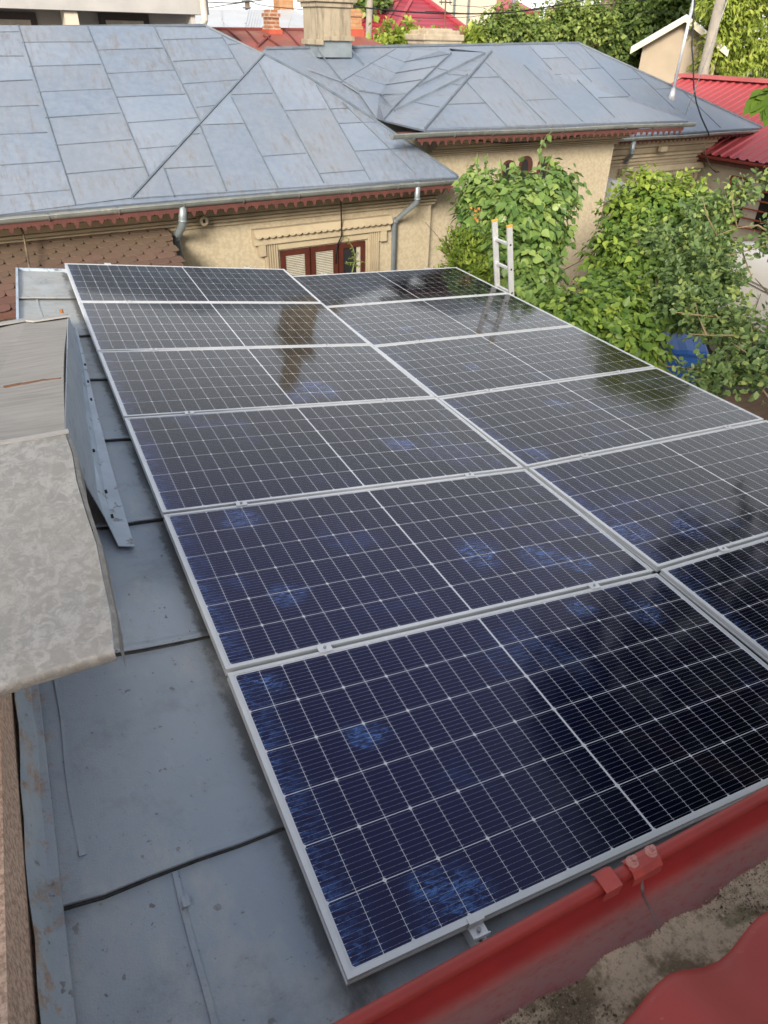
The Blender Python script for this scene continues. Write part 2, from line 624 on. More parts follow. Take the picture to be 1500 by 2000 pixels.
def mat_paving():
    m, nt, b = newmat('brown_paving')
    t = NT(nt)
    P = t.coord('World')
    br = t.n('ShaderNodeTexBrick')
    t.link(P, br.inputs['Vector'])
    br.inputs['Color1'].default_value = (.115, .075, .05, 1)
    br.inputs['Color2'].default_value = (.085, .055, .037, 1)
    br.inputs['Mortar'].default_value = (.05, .035, .025, 1)
    br.inputs['Scale'].default_value = 1.6
    br.inputs['Mortar Size'].default_value = 0.012
    col = t.mix(t.math('MULTIPLY', t.step(t.noise(P, 5, 6, .6), .4, .7), .4), br.outputs['Color'], (.13, .09, .065))
    t.link(col, b.inputs['Base Color'])
    b.inputs['Roughness'].default_value = 0.8
    return m


def mat_dirt():
    m, nt, b = newmat('gutter_silt')
    t = NT(nt)
    P = t.coord('World')
    f = t.noise(P, 120, 8, .75)
    col = t.mix(t.step(t.noise(P, 11, 6, .65), .44, .58), (.58, .47, .34), (.20, .155, .095))
    col = t.mix(t.math('MULTIPLY', t.step(f, .50, .62), .8), col, (.23, .19, .12))
    col = t.mix(t.step(t.voro(P, 150), .16, .10), col, (.55, .46, .33))
    col = t.mix(t.math('MULTIPLY', t.step(t.noise(P, 9, 5, .6), .56, .64), .6), col, (.11, .115, .045))
    t.link(col, b.inputs['Base Color'])
    b.inputs['Roughness'].default_value = 0.95
    t.link(t.bump(f, 0.9, 0.006), b.inputs['Normal'])
    return m


def mat_gutter_red():
    m, nt, b = newmat('red_gutter_inside')
    t = NT(nt)
    P = t.coord('World')
    sep = t.n('ShaderNodeSeparateXYZ')
    t.link(P, sep.inputs[0])
    lvl = t.math('ADD', sep.outputs[2], t.math('MULTIPLY', t.math('SUBTRACT', t.noise(t.mapping(P, (3, 8, 8)), 14, 6, .65), .5), .008))
    silt = t.math('MULTIPLY', t.step(lvl, .752, .716), t.step(t.noise(t.mapping(P, (1, 3, 3)), 40, 8, .75), .15, .55))
    col = t.mix(t.math('MULTIPLY', silt, .85), t.mix(t.step(t.noise(P, 6, 5, .6), .3, .7), (.255, .024, .024), (.200, .021, .021)), (.215, .125, .120))
    t.link(col, b.inputs['Base Color'])
    b.inputs['Roughness'].default_value = 0.6
    b.inputs['Specular IOR Level'].default_value = 0.12
    return m


PL, PW = 2.2585, 1.134


def mat_cells():
    m, nt, b = newmat('half_cut_solar_cells')
    t = NT(nt)
    P = t.coord('Object')
    sep = t.n('ShaderNodeSeparateXYZ')
    t.link(P, sep.inputs[0])
    x, y = sep.outputs[0], sep.outputs[1]
    mx, my, cg = 0.024, 0.020, 0.0036
    px_ = (PL / 2 - mx - cg) / 12
    py_ = (PW - 2 * my) / 6
    xs = t.math('SUBTRACT', t.math('ABSOLUTE', t.math('SUBTRACT', x, PL / 2)), cg)
    xi = t.math('DIVIDE', xs, px_)
    fx = t.math('FRACT', xi)
    dx = t.math('MULTIPLY', t.math('MINIMUM', fx, t.math('SUBTRACT', 1.0, fx)), px_)
    ys = t.math('SUBTRACT', y, my)
    yi = t.math('DIVIDE', ys, py_)
    fy = t.math('FRACT', yi)
    dy = t.math('MULTIPLY', t.math('MINIMUM', fy, t.math('SUBTRACT', 1.0, fy)), py_)
    f2 = t.math('FRACT', t.math('DIVIDE', xs, px_ * 2))
    d2 = t.math('MULTIPLY', t.math('MINIMUM', f2, t.math('SUBTRACT', 1.0, f2)), px_ * 2)
    gap = t.math('MAXIMUM', t.math('LESS_THAN', dx, 0.0008), t.math('LESS_THAN', dy, 0.0013))
    gap = t.math('MAXIMUM', gap, t.math('LESS_THAN', t.math('ADD', d2, dy), 0.0085))
    gap = t.math('MAXIMUM', gap, t.math('LESS_THAN', xs, 0.0))
    gap = t.math('MAXIMUM', gap, t.math('GREATER_THAN', xi, 12.0))
    gap = t.math('MAXIMUM', gap, t.math('LESS_THAN', ys, 0.0))
    gap = t.math('MAXIMUM', gap, t.math('GREATER_THAN', yi, 6.0))
    fb = t.math('FRACT', t.math('MULTIPLY', yi, 10.0))
    db = t.math('MULTIPLY', t.math('ABSOLUTE', t.math('SUBTRACT', fb, 0.5)), py_ / 10)
    pad = t.math('LESS_THAN', dx, 0.008)
    bw = t.math('ADD', 0.00024, t.math('MULTIPLY', pad, 0.0006))
    bus = t.math('LESS_THAN', db, bw)
    # wiped smears and dust film on the glass
    WPos = t.coord('World')
    patch = t.step(t.noise(WPos, 1.7, 4, .55), 0.55, 0.66)
    edge = t.step(t.math('ADD', x, t.math('MULTIPLY', t.noise(WPos, 4, 4, .6), .16)), 0.24, 0.07)
    zone = t.math('MAXIMUM', t.math('MULTIPLY', patch, .35), t.math('MULTIPLY', edge, 0.75))
    wob = t.math('MULTIPLY', t.math('SUBTRACT', t.noise(WPos, 5, 4, .6), .5), .28)
    for (sx, sy, sr) in ((620, 755, .24), (585, 770, .12), (780, 862, .17), (935, 1080, .20), (1055, 1085, .18), (1215, 1045, .22), (1140, 1100, .10), (1130, 1190, .10), (1255, 1200, .15), (880, 1760, .17), (525, 1335, .08), (850, 772, .12),
                         (1048, 888, .14), (470, 1010, .16), (570, 1160, .10), (920, 720, .10), (845, 660, .10), (790, 640, .10), (1290, 760, .08), (1085, 800, .16), (700, 1440, .09), (1330, 1050, .14)):
        c_ = onroof(sx, sy, 0.0)
        vd_ = t.n('ShaderNodeVectorMath', operation='DISTANCE')
        t.link(WPos, vd_.inputs[0])
        vd_.inputs[1].default_value = tuple(float(q) for q in c_)
        zone = t.math('MAXIMUM', zone, t.step(t.math('ADD', vd_.outputs['Value'], wob), sr * .95, sr * .25))
    smear = t.step(t.noise(t.mapping(WPos, (1.0, 3.6, 1), (0, 0, .7)), 12, 10, .76, 2.0), 0.45, 0.62)
    film = t.math('MULTIPLY', zone, smear)
    rnd = t.n('ShaderNodeObjectInfo').outputs['Random']
    cell = t.mix(rnd, (.0050, .0060, .042), (.0075, .0080, .054))
    col = t.mix(t.math('MULTIPLY', film, 0.85), cell, (.055, .15, .42))
    col = t.mix(t.math('MULTIPLY', bus, 0.80), col, (.44, .47, .54))
    col = t.mix(gap, col, (.62, .64, .68))
    t.link(col, b.inputs['Base Color'])
    solid = t.math('MAXIMUM', t.math('MAXIMUM', gap, bus), t.math('MULTIPLY', film, 0.85))
    t.link(t.math('SUBTRACT', 1.0, solid), b.inputs['Metallic'])
    b.inputs['Roughness'].default_value = 0.26
    b.inputs['Coat Weight'].default_value = 1.0
    b.inputs['Coat IOR'].default_value = 1.36
    b.inputs['Specular Tint'].default_value = (.10, .10, .14, 1)
    t.link(t.math('ADD', t.math('MULTIPLY', film, 0.20), 0.075), b.inputs['Coat Roughness'])
    t.link(t.bump(t.noise(P, 5, 2, .5), 0.05, 0.01), b.inputs['Normal'])
    return m


def mat_leaf(name, dark, light, yellow, trans=0.35, rough=0.5):
    m, nt, b = newmat(name)
    t = NT(nt)
    a = t.n('ShaderNodeAttribute', attribute_name='tint')
    f = a.outputs['Fac']
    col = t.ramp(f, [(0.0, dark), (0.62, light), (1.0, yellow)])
    t.link(col, b.inputs['Base Color'])
    b.inputs['Roughness'].default_value = rough
    b.inputs['Specular IOR Level'].default_value = 0.4
    tr = t.n('ShaderNodeBsdfTranslucent')
    t.link(t.mix(0.5, col, light), tr.inputs['Color'])
    ms = t.n('ShaderNodeMixShader')
    ms.inputs[0].default_value = trans
    t.link(b.outputs[0], ms.inputs[1])
    t.link(tr.outputs[0], ms.inputs[2])
    t.link(ms.outputs[0], nt.nodes['Material Output'].inputs['Surface'])
    return m


M['roof_blue'] = mat_roof_blue()
M['roof_seam'] = pm('dark_folded_seam', (.10, .125, .16), (.15, .18, .215), 5, 0.5)
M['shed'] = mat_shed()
M['stucco'] = mat_stucco()
M['galv'] = mat_galv()
M['weathered'] = mat_weathered()
M['brown_stucco'] = mat_brown_stucco()
M['shingle'] = mat_shingle()
M['brick'] = mat_brick('old_red_brick', (.26, .095, .05), (.33, .14, .075), (.42, .33, .24), 2.0)
M['brick_orange'] = mat_brick('orange_brick', (.42, .20, .09), (.46, .25, .12), (.30, .20, .12), 2.0)
M['chimney'] = mat_old_chimney()
M['paving'] = mat_paving()
M['dirt'] = mat_dirt()
M['gutter_red'] = mat_gutter_red()
_gm, _gn, _gb = newmat('roof_grit')
_gt = NT(_gn)
_gt.link(_gt.ramp(_gt.n('ShaderNodeNewGeometry').outputs['Random Per Island'], [(0.0, (.05, .04, .02)), (.55, (.16, .12, .075)), (.85, (.30, .24, .15)), (1.0, (.60, .52, .40))]), _gb.inputs['Base Color'])
_gb.inputs['Roughness'].default_value = .9
M['grit'] = _gm
M['cells'] = mat_cells()
M['ground'] = pm('earth', (.16, .14, .10), (.09, .10, .055), 0.3, 0.95)
M['shed_paint'] = pm('blue_flashing', (.42, .50, .59), (.34, .41, .49), 5, 0.42, bump=0.25, bscale=9, bdist=.02,
                     c3=(.17, .19, .22), s3=12, t3=(.58, .66))
M['corrugated'] = pm('grey_canopy_sheet', (.30, .31, .32), (.22, .23, .24), 14, 0.8)
gl, gnt, gb = newmat('window_glass')
gb.inputs['Base Color'].default_value = (.02, .022, .024, 1)
gb.inputs['Roughness'].default_value = 0.05
M['glass'] = gl
M['leaf_vine'] = mat_leaf('vine_leaf', (.055, .120, .030), (.165, .265, .065), (.270, .360, .100), .25, .42)
M['leaf_lilac'] = mat_leaf('lilac_leaf', (.060, .130, .022), (.160, .255, .045), (.310, .400, .070), .25, .42)
M['leaf_fruit'] = mat_leaf('fruit_leaf', (.065, .120, .042), (.180, .270, .095), (.330, .400, .110), .28, .42)
M['leaf_lime'] = mat_leaf('lime_leaf', (.070, .120, .015), (.150, .220, .030), (.250, .310, .045))
M['leaf_far'] = mat_leaf('far_leaf', (.055, .100, .024), (.155, .225, .052), (.270, .335, .080), 0.25)
M['leaf_willow'] = mat_leaf('willow_leaf', (.130, .185, .026), (.320, .400, .065), (.460, .510, .110), 0.4)
M['leaf_walnut'] = mat_leaf('walnut_leaf', (.050, .105, .014), (.105, .190, .024), (.170, .260, .035), 0.4)

# ================================================================== SETTING
mb = MB()
mb.box((0, 150, GZ - .05), (900, 900, .1))
tag(mb.build('ground', M['ground']), None, None, None, 'structure')
mb = MB()
mb.grid([[(x, y, GZ + .004) for x in (4.6, 17)] for y in (-6, 11.3)])
tag(mb.build('courtyard_paving', M['paving'], fix=False), None, None, None, 'structure')

# ------------------------------------------------------------------ shed with the panels on its roof
shed = thing('metal_roofed_shed', 'long low shed with slate-blue sheet metal roof carrying the solar panels', 'shed', PF(2, 3, -3))
RH = -0.098
SEAMS = [-0.42, 0.525, 1.475, 2.395, 3.31, 4.255, 5.15, 6.12, 7.03]
mb = MB()


def left_u(v):
    return -0.665 if v < 2.2 else -0.64 + (v - 2.2) * 0.048


UR = 4.56


def shed_h(u):                                   # the right half of the roof is laid a little flatter
    return RH if u < 2.27 else RH - 0.03 * min(1, (u - 2.27) / .1) + 0.06 * (u - 2.27)


for i in range(len(SEAMS) - 1):
    v0, v1 = SEAMS[i], SEAMS[i + 1]
    us = list(np.linspace(0, 1, 40))
    rows = []
    for k, (v, dh) in enumerate([(v0 + .035, -.02), (v0 + .02, .006), (v0 - .012, .014), (v0 - .011, .020), (v0 + .004, .021), (v0 + .03, .013), (v0 + .3, .006), (v0 + .65, .003), (v1 + .01, -.001), (v1 + .012, -.02)]):
        row = []
        for s in us:
            u = left_u(v) + (UR - left_u(v)) * s
            wob = 0.006 * math.sin(u * 7 + i * 2.1) + 0.004 * math.sin(u * 17 + i)
            vv_ = v if u < .05 else min(v, 6.88)
            row.append(PF(u, vv_ + (wob if k < 6 else 0), shed_h(u) + dh + (0.0022 * math.sin(u * 5.3 + v * 4 + i) if 4 < k < 9 else 0)))
        rows.append(row)
    mb.grid(rows)
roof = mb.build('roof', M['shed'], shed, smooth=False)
mb = MB()
for (u, v0, v1, tab) in [(-.575, .55, 1.45, .66), (-.33, -.4, .505, .40), (-.30, 1.5, 2.37, None), (.31, 2.42, 3.28, None), (-.31, 5.17, 6.1, None)]:
    k = 8
    pts = [PF(u + .004 * math.sin(j * 1.1 + u * 9), v0 + (v1 - v0) * j / k, RH + .009 - .006 * j / k) for j in range(k + 1)]
    mb = MB()
    for a, c in zip(pts[:-1], pts[1:]):
        mb.bar(a, c, .016, .0035, NP)
    if tab is not None:
        mb.box(PF(u + .006, tab, RH + .016), (.020, .032, .004), WP[:, 0], WP[:, 1], NP)
    mb.build('seam', M['shed'], roof)
GAP_SHADE = pm('fold_gap_shade', (.07, .07, .068), (.03, .03, .03), 30, .95)
for i in range(1, len(SEAMS) - 1):                # bars coloured dark as the shade in the cross fold gaps
    mb = MB()
    v0 = SEAMS[i]
    P_ = []
    for s_ in us:
        u = left_u(v0) + (UR - left_u(v0)) * s_
        wob = 0.006 * math.sin(u * 7 + i * 2.1) + 0.004 * math.sin(u * 17 + i)
        P_.append((u, v0 - .0135 + wob))
    for (ua, va), (ub, vb) in zip(P_[:-1], P_[1:]):
        mb.bar(PF(ua, va, shed_h(ua) - .002), PF(ub, vb, shed_h(ub) - .002), .006, .010, NP)
    mb.build('fold_gap_shade', GAP_SHADE, roof)
# upturned flashing along the brown wall
mb = MB()
rows = []
for j in range(25):
    v = -.45 + j * 2.9 / 24
    ul = left_u(v)
    wv = .004 * math.sin(v * 7) + .003 * math.sin(v * 19)
    rows.append([PF(ul + .030, v, RH + .017), PF(ul + .028, v, RH + .024), PF(ul + .004 + wv, v, RH + .027), PF(ul - .010 + wv, v, RH + .050), PF(ul - .043 + wv, v, RH + .112 + wv), PF(ul - .046 + wv, v, RH + .09)])
mb.grid(rows)
mb.build('flashing', M['shed'], shed, smooth=False, fix=False)
mb = MB()
for a, c in ((5.2, 7.04),):
    mb.bar(PF(left_u(5.2) - .01, a, RH - .03), PF(left_u(7) - .01, c, RH - .03), .02, .06, NP)
mb.bar(PF(left_u(7), 7.045, RH - .03), PF(.04, 7.045, RH - .03), .02, .055, NP)
mb.build('edge_trim', M['shed_paint'], shed)
mb = MB()
mb.hexa([PF(-.5, -.3, RH - .1) * (1, 1, 0) + ZH * GZ, PF(UR - .25, -.3, 0) * (1, 1, 0) + ZH * GZ, PF(UR - .25, 6.9, 0) * (1, 1, 0) + ZH * GZ, PF(-.35, 6.9, 0) * (1, 1, 0) + ZH * GZ,
         PF(-.5, -.3, RH - .04), PF(UR - .25, -.3, RH - .04), PF(UR - .25, 6.9, RH - .04), PF(-.35, 6.9, RH - .04)])
mb.build('wall', M['stucco_plain'], shed)
mb = MB()
mb.tube([PF(UR + .03, -.4, shed_h(UR) - .05), PF(UR + .03, 7.0, shed_h(UR) - .05)], .045, 10)
mb.build('gutter', M['zinc'], shed, smooth=True)

# ------------------------------------------------------------------ solar panels
GX, GY = 0.0196, 0.0214
ZJ = [0.004707, 0.016352, -0.000915, -0.014232, -0.018231, -0.005746, 0.018065]
ZJR = [0.0047, 0.0164, -0.0009, -0.0142, -0.0125, -0.0120, -0.0120]
K0, K1, K2 = 0.035076, 0.071987, -0.014677


def panel_z(u, j, col):
    z = ZJ[j] if not col else ZJR[j]
    if col:
        z += K0 + K1 * (u - PL - GX) + K2 * j
    return z


def make_frame_mesh():
    mb = MB()
    prof = [(0, 0), (.0155, 0), (.0155, -.0025), (.0035, -.004), (.0035, -.032), (.022, -.033), (.022, -.035), (0, -.035), (0, -.026), (.0022, -.0245), (.0022, -.0115), (0, -.010)]
    cor = [((0, 0), (1, 1)), ((PL, 0), (-1, 1)), ((PL, PW), (-1, -1)), ((0, PW), (1, -1))]
    vs = []
    for (cx, cy), (sx, sy) in cor:
        for a, z in prof:
            vs.append((cx + sx * a, cy + sy * a, z))
    k = len(prof)
    fs = []
    for i in range(4):
        i2 = (i + 1) % 4
        for j in range(k):
            j2 = (j + 1) % k
            fs.append((i * k + j, i * k + j2, i2 * k + j2, i2 * k + j))
    mb.add(vs, fs)
    return mb


ORD = ['first', 'second', 'third', 'fourth', 'fifth', 'sixth']
proto = None
for col in (0, 1):
    for row in range(6):
        u0 = col * (PL + GX)
        v0 = row * (PW + GY)
        o = PF(u0, v0, panel_z(u0, row, col))
        ex = PF(u0 + PL, v0, panel_z(u0 + PL, row, col)) - o
        ey = PF(u0, v0 + PW, panel_z(u0, row + 1, col)) - o
        if row:                                  # small kinks between rows only tilt the panel, they never open the joint
            pass
        ex /= np.linalg.norm(ex)
        ez = np.cross(ex, ey)
        ez /= np.linalg.norm(ez)
        ey = np.cross(ez, ex)
        side = 'left' if col == 0 else 'right'
        if row == 0:
            lab = ('dark blue solar panel of the left column, nearest row, beside the red gutter' if col == 0 else
                   'black solar panel of the right column, nearest row, mostly cut off by the picture edge')
        elif row == 5:
            lab = ('grey-sheened solar panel of the left column, farthest row, in front of the brown shingles' if col == 0 else
                   'black solar panel of the right column, farthest row, below the house window and downpipe')
        else:
            lab = '%s solar panel of the %s column, %s row counted from the red gutter' % ('smeared blue' if row < 3 else 'grey-sheened', side, ORD[row])
        if proto is None:
            r = thing('solar_panel', lab, 'solar panel', (0, 0, 0), 'solar panels on the shed roof')
            make_frame_mesh().build('frame', M['alu'], r)
            mb = MB()
            g = .0155
            mb.hexa([(g, g, -.009), (PL - g, g, -.009), (PL - g, PW - g, -.009), (g, PW - g, -.009), (g, g, -.003), (PL - g, g, -.003), (PL - g, PW - g, -.003), (g, PW - g, -.003)])
            mb.build('cell_glass', M['cells'], r)
            proto = r
        else:
            r = proto.copy()
            COL.objects.link(r)
            for ch in proto.children:
                c = ch.copy()
                COL.objects.link(c)
                c.parent = r
            r['label'] = lab
        r.matrix_world = Matrix([[ex[i], ey[i], ez[i], o[i]] for i in range(3)] + [[0, 0, 0, 1]])

# rails and clamps
RU = [0.40, 1.835, PL + GX + .47, PL + GX + 1.84]
for k, u in enumerate(RU):
    col = 0 if u < PL else 1
    lab = ['slotted aluminium rail ending beside the red gutter, outermost on the left', 'aluminium rail under the middle of the left panel column',
           'aluminium rail under the near half of the right panel column', 'aluminium rail under the outer half of the right panel column'][k]
    if k > 0:
        continue
    mb = MB()
    prof = [(-.02, -.037), (-.006, -.037), (-.006, -.048), (-.014, -.048), (-.014, -.062), (.014, -.062), (.014, -.048), (.006, -.048), (.006, -.037), (.02, -.037), (.02, -.077), (-.02, -.077)]
    fr = []
    for v in (-.085, 7.0):
        fr.append((PF(u, v, panel_z(u, 0 if v < 1 else 6, col)), WP[:, 0], NP))
    mb.prism(prof, fr)
    rl = tag(mb.build('mounting_rail', M['alu_plate']), lab, 'rail', 'mounting rails')

cproto = None
for j in range(7):
    for k, u in enumerate(RU):
        if k >= 2 and j == 0:
            continue
        if k == 1 and j == 0:
            continue
        col = 0 if u < PL else 1
        v = j * (PW + GY) - GY / 2
        if j == 6: v += .006
        if j == 0: v -= .004
        which = ['outer left', 'inner left', 'inner right', 'outer right'][k]
        if j == 0:
            lab = 'end clamp with bolt gripping the near panel edge above the rail end'
        elif j == 6:
            lab = 'end clamp on the far panel edge by the house, %s line' % which
        else:
            lab = 'mid clamp in the joint between the %s and %s panel rows, %s line' % (ORD[j - 1], ORD[j], which)
        if j == 0:
            r = thing('end_clamp', lab, 'clamp', PF(u, v, 0))
            mb = MB()
            zt = panel_z(u, 0, 0)
            mb.box(PF(u, .004, zt + .0022), (.052, .02, .004), WP[:, 0], WP[:, 1], NP)
            mb.box(PF(u, -.0045, zt - .012), (.052, .004, .03), WP[:, 0], WP[:, 1], NP)
            mb.box(PF(u, -.022, zt - .020), (.052, .032, .004), WP[:, 0], WP[:, 1], NP)
            mb.box(PF(u, -.040, zt - .014), (.052, .004, .016), WP[:, 0], WP[:, 1], NP)
            mb.build('plate', M['alu_plate'], r, bevel=.001)
            mb = MB()
            mb.tube([PF(u, -.021, zt - .018), PF(u, -.021, zt - .009)], .0065, 12)
            mb.tube([PF(u, -.021, zt - .0085), PF(u, -.021, zt - .0082)], .003, 6)
            mb.build('bolt', M['steel'], r)
            continue
        if cproto is None:
            r = thing('mid_clamp', lab, 'clamp', (0, 0, 0), 'clamps between the panels')
            mb = MB()
            mb.box((0, 0, .0025), (.06, .044, .003))
            mb.box((0, 0, -.012), (.05, .012, .026))
            mb.build('plate', M['alu_plate'], r, bevel=.0008)
            mb = MB()
            mb.tube([(0, 0, .004), (0, 0, .010)], .0065, 12)
            mb.build('bolt', M['steel'], r)
            cproto = r
        else:
            r = cproto.copy()
            COL.objects.link(r)
            for ch in cproto.children:
                c = ch.copy()
                COL.objects.link(c)
                c.parent = r
            r['label'] = lab
        o = PF(u, v, panel_z(u, j, col))
        r.matrix_world = Matrix([[WP[i][0], WP[i][1], WP[i][2], o[i]] for i in range(3)] + [[0, 0, 0, 1]])

# ------------------------------------------------------------------ red roofed house the photo is taken from
red = thing('red_metal_roof', 'red profiled metal roof with silted half-round gutter under the camera', 'roof', (.3, -1.2, .9))
mb = MB()
xs = np.linspace(-6.0, 6.0, 475)
rows = []
for j, (dy, dz) in enumerate([(.004, -.006), (0, 0), (-.012, .006), (-.05, .018), (-.2, .075), (-.5, .19), (-1.0, .39), (-2.2, .90), (-6.3, 4.7)]):  # unseen slope widened and raised to keep the sun off shed and gutter
    row = []
    for x in xs:
        ph = (x - .325) / .215 * 2 * math.pi
        wv = .5 + .5 * math.cos(ph)
        row.append((x, -.535 + dy + (.016 * wv if j < 3 else .008 * wv), .805 + dz + .030 * wv ** 1.3 * (.75 if j < 4 else 1)))
    rows.append(row)
mb.grid(rows)
mb.build('roof_sheet', M['red_paint'], red, smooth=True, fix=False)
GC, GR_ = np.array([-.463, .80]), .105
prof = []
for k in range(19):
    th = math.pi * k / 18
    prof.append((GC[0] + GR_ * math.cos(th), GC[1] - GR_ * math.sin(th)))
outer = [(GC[0] + (GR_ + .0015) * math.cos(math.pi * k / 18), GC[1] - (GR_ + .0015) * math.sin(math.pi * k / 18)) for k in range(18, -1, -1)]
gut = MB()
gut.prism(prof + outer, [((x, 0, 0), (0, 1, 0), (0, 0, 1)) for x in (-1.6, .416, 3.2)])
gutter = gut.build('gutter', M['gutter_red'], red, smooth=True)
mb = MB()
mb.tube([(x, GC[0] + GR_ + .004, .803) for x in np.linspace(-1.6, 3.2, 12)], .0125, 14)
mb.build('rolled_rim', M['red_paint'], gutter, smooth=True)
mb = MB()
xb = atY(1192, 1702, -.355)[0]
YR, ZR = GC[0] + GR_ + .004, .803
prof = [(-.017, -.016), (-.019, .0145), (.012, .0165), (.019, .008), (.0205, .0085), (.013, .0195), (-.021, .0175), (-.019, -.017)]
mb.prism(prof, [((x, YR, ZR), (0, 1, 0), (0, 0, 1)) for x in (xb - .018, xb + .018)])
mb.build('bracket', M['red_paint_rough'], gutter, bevel=.0015)
xc = atY(1262, 1662, -.355)[0]
mb = MB()
prof = [(-.020, -.014), (-.019, .006), (-.010, .0150), (.004, .0160), (.0145, .009), (.016, .0095), (.005, .0180), (-.011, .0170), (-.021, .007), (-.0215, -.014)]
mb.prism(prof, [((x, YR, ZR), (0, 1, 0), (0, 0, 1)) for x in (xc - .033, xc + .033)])
sp = mb.build('joint_plate', M['red_paint_rough'], gutter, bevel=.001)
for dx in (-.021, .023):
    mb = MB()
    c = np.array([xc + dx, YR + .003, ZR + .0165])
    mb.tube([c, c + ZH * .0035], [.0115, .0110], 18)
    mb.tube([c + ZH * .0035, c + ZH * .0075], [.0082, .0072], 18)
    mb.tube([c + ZH * .0075, c + ZH * .0175], .0052, 6)
    mb.build('bolt', M['bolt_pink'], sp)
mb = MB()
pts = []
for k in range(1, 12):
    th = math.pi * k / 24
    rr = GR_ - .0005
    pts.append(np.array([xc + .006 + .003 * math.sin(k), GC[0] + rr * math.cos(th), GC[1] - rr * math.sin(th)]))
mb.tube(pts, [.001, .0014, .0024, .0036, .003, .0018, .0015, .0014, .0013, .0012, .001], 8)
mb.build('sealant_bead', pm('sealant', (.16, .13, .13), (.07, .04, .04), 40, .3), gutter, smooth=True)
mb = MB()
mb.bar((xc + .0065, GC[0] + GR_ - .004, .772), (xc + .0065, GC[0] + GR_ - .0015, .79), .004, .003, (0, -1, 0))
mb.build('joint_gap', M['dark'], gutter)
# silt in the gutter
mb = MB()
rows = []
xs = np.linspace(-.5, 1.2, 700)
ys = np.linspace(-.545, -.385, 90)
for y in ys:
    row = []
    for x in xs:
        n = .5 * math.sin(x * 17 + 2 * math.sin(y * 40)) + .5 * math.sin(x * 41 + y * 60 + 1.3)
        zc = GC[1] - math.sqrt(max(0, GR_ ** 2 - (y - GC[0]) ** 2))
        h = .7015 + .003 * n
        if y < GC[0]:
            h = max(h, zc + .006 + .003 * n)
        cl = max(0.0, math.sin(x * 9.5 + .8 + 3 * (y + .46)) + .35 * math.sin(x * 31 + y * 50))
        fade = min(1, max(0, (-.415 - y) / .03))
        row.append((x, y, h + fade * cl * (.006 + RNG.normal(0, .0008)) + RNG.normal(0, .0004)))
    rows.append(row)
mb.grid(rows)
silt = mb.build('silt', M['dirt'], gutter, fix=False, smooth=False)
mb = MB()
for _ in range(6500):
    x, y = RNG.uniform(-.3, 1.0), RNG.uniform(-.53, -.425)
    if math.sin(x * 9.5 + .8 + 3 * (y + .46)) + .35 * math.sin(x * 31 + y * 50) < RNG.uniform(-.6, .5):
        continue
    s = RNG.uniform(.0007, .0018) * (2.0 if RNG.uniform() < .12 else 1)
    c = np.array([x, y, max(.7015, GC[1] - math.sqrt(max(0, GR_ ** 2 - (y - GC[0]) ** 2)) + .006) + RNG.uniform(0, .008)])
    d = RNG.normal(size=(6, 3)) * .35
    base = np.array([[1, 0, 0], [-1, 0, 0], [0, 1, 0], [0, -1, 0], [0, 0, .8], [0, 0, -.8]]) + d
    mb.add(c + base * s, [(0, 2, 4), (2, 1, 4), (1, 3, 4), (3, 0, 4), (2, 0, 5), (1, 2, 5), (3, 1, 5), (0, 3, 5)])
tag(mb.build('grit', M['grit'], gutter, fix=False, smooth=False), None, None, None, 'stuff')
mb = MB()
mb.hexa([(-1.5, -3, GZ), (3.1, -3, GZ), (3.1, -.75, GZ), (-1.5, -.75, GZ), (-1.5, -3, .78), (3.1, -3, .78), (3.1, -.75, .78), (-1.5, -.75, .78)])
mb.build('wall', M['stucco_plain'], red)

# ------------------------------------------------------------------ brown rendered building on the left with its sheet metal cap
ob = thing('side_building', 'brown rendered side wall capped with mottled galvanised and weathered roof sheets', 'building', (-1.5, 2, GZ))
mb = MB()
mb.hexa([(-3.4, -2.2, GZ), (-.709, -2.2, GZ), (-.709, 4.6, GZ), (-3.4, 4.6, GZ), (-3.4, -2.2, .52), (-.709, -2.2, .52), (-.709, 4.6, .02), (-3.4, 4.6, .02)])
mb.build('wall', M['brown_stucco'], ob)
RY, RZ_ = 1.24, 2.031 - .4815 * (1.24 + .754)


def xr(x, y, Y): return atY(x, y, Y)


A0 = atY(127, 845, RY)
F0 = atY(133, 612, 5.2)
N0 = atY(238, 1262, .56)
mb = MB()
# far, weathered slope
rows = []
for j in range(9):
    s = j / 8
    e = A0 + (F0 - A0) * s
    e = e + np.array([-.012 * math.sin(s * math.pi), 0, .015 * math.sin(s * 6)])
    rows.append([np.array([e[0] + (-3.2 - e[0]) * q, e[1], e[2] + (.012 * math.sin(q * 19 + j) if q else 0)]) for q in np.linspace(0, 1, 12)])
mb.grid(rows)
far = mb.build('far_slope', M['weathered'], ob, fix=False)
md = far.modifiers.new('thick', 'SOLIDIFY'); md.thickness = .012; md.offset = -1 if False else 1
for (a, c, hgt) in [((8, 745), (118, 742), .004)]:
    mb = MB()
    pl_n = np.cross(rows[8][0] - rows[0][0], (1, 0, 0))
    pl_n /= np.linalg.norm(pl_n)
    if pl_n[2] < 0: pl_n = -pl_n
    d0 = pl_n @ rows[0][0]
    for (p, q) in [((8, 758), (45, 751)), ((45, 752), (90, 744)), ((90, 745), (119, 742))]:
        mb.bar(at(*p, pl_n, d0 + .008), at(*q, pl_n, d0 + .008), .02, .008, pl_n)
    mb.build('rusty_lap', pm('rust_lap', (.20, .10, .055), (.10, .05, .03), 30, .9), far)
mb = MB()
for (p, q) in [((-40, 641), (62, 624)), ((58, 629), (131, 618))]:
    mb.bar(at(*p, pl_n, d0 + .004), at(*q, pl_n, d0 + .004), .15, .012, pl_n)
mb.build('end_cap', M['grey_fascia'], far)
mb = MB()
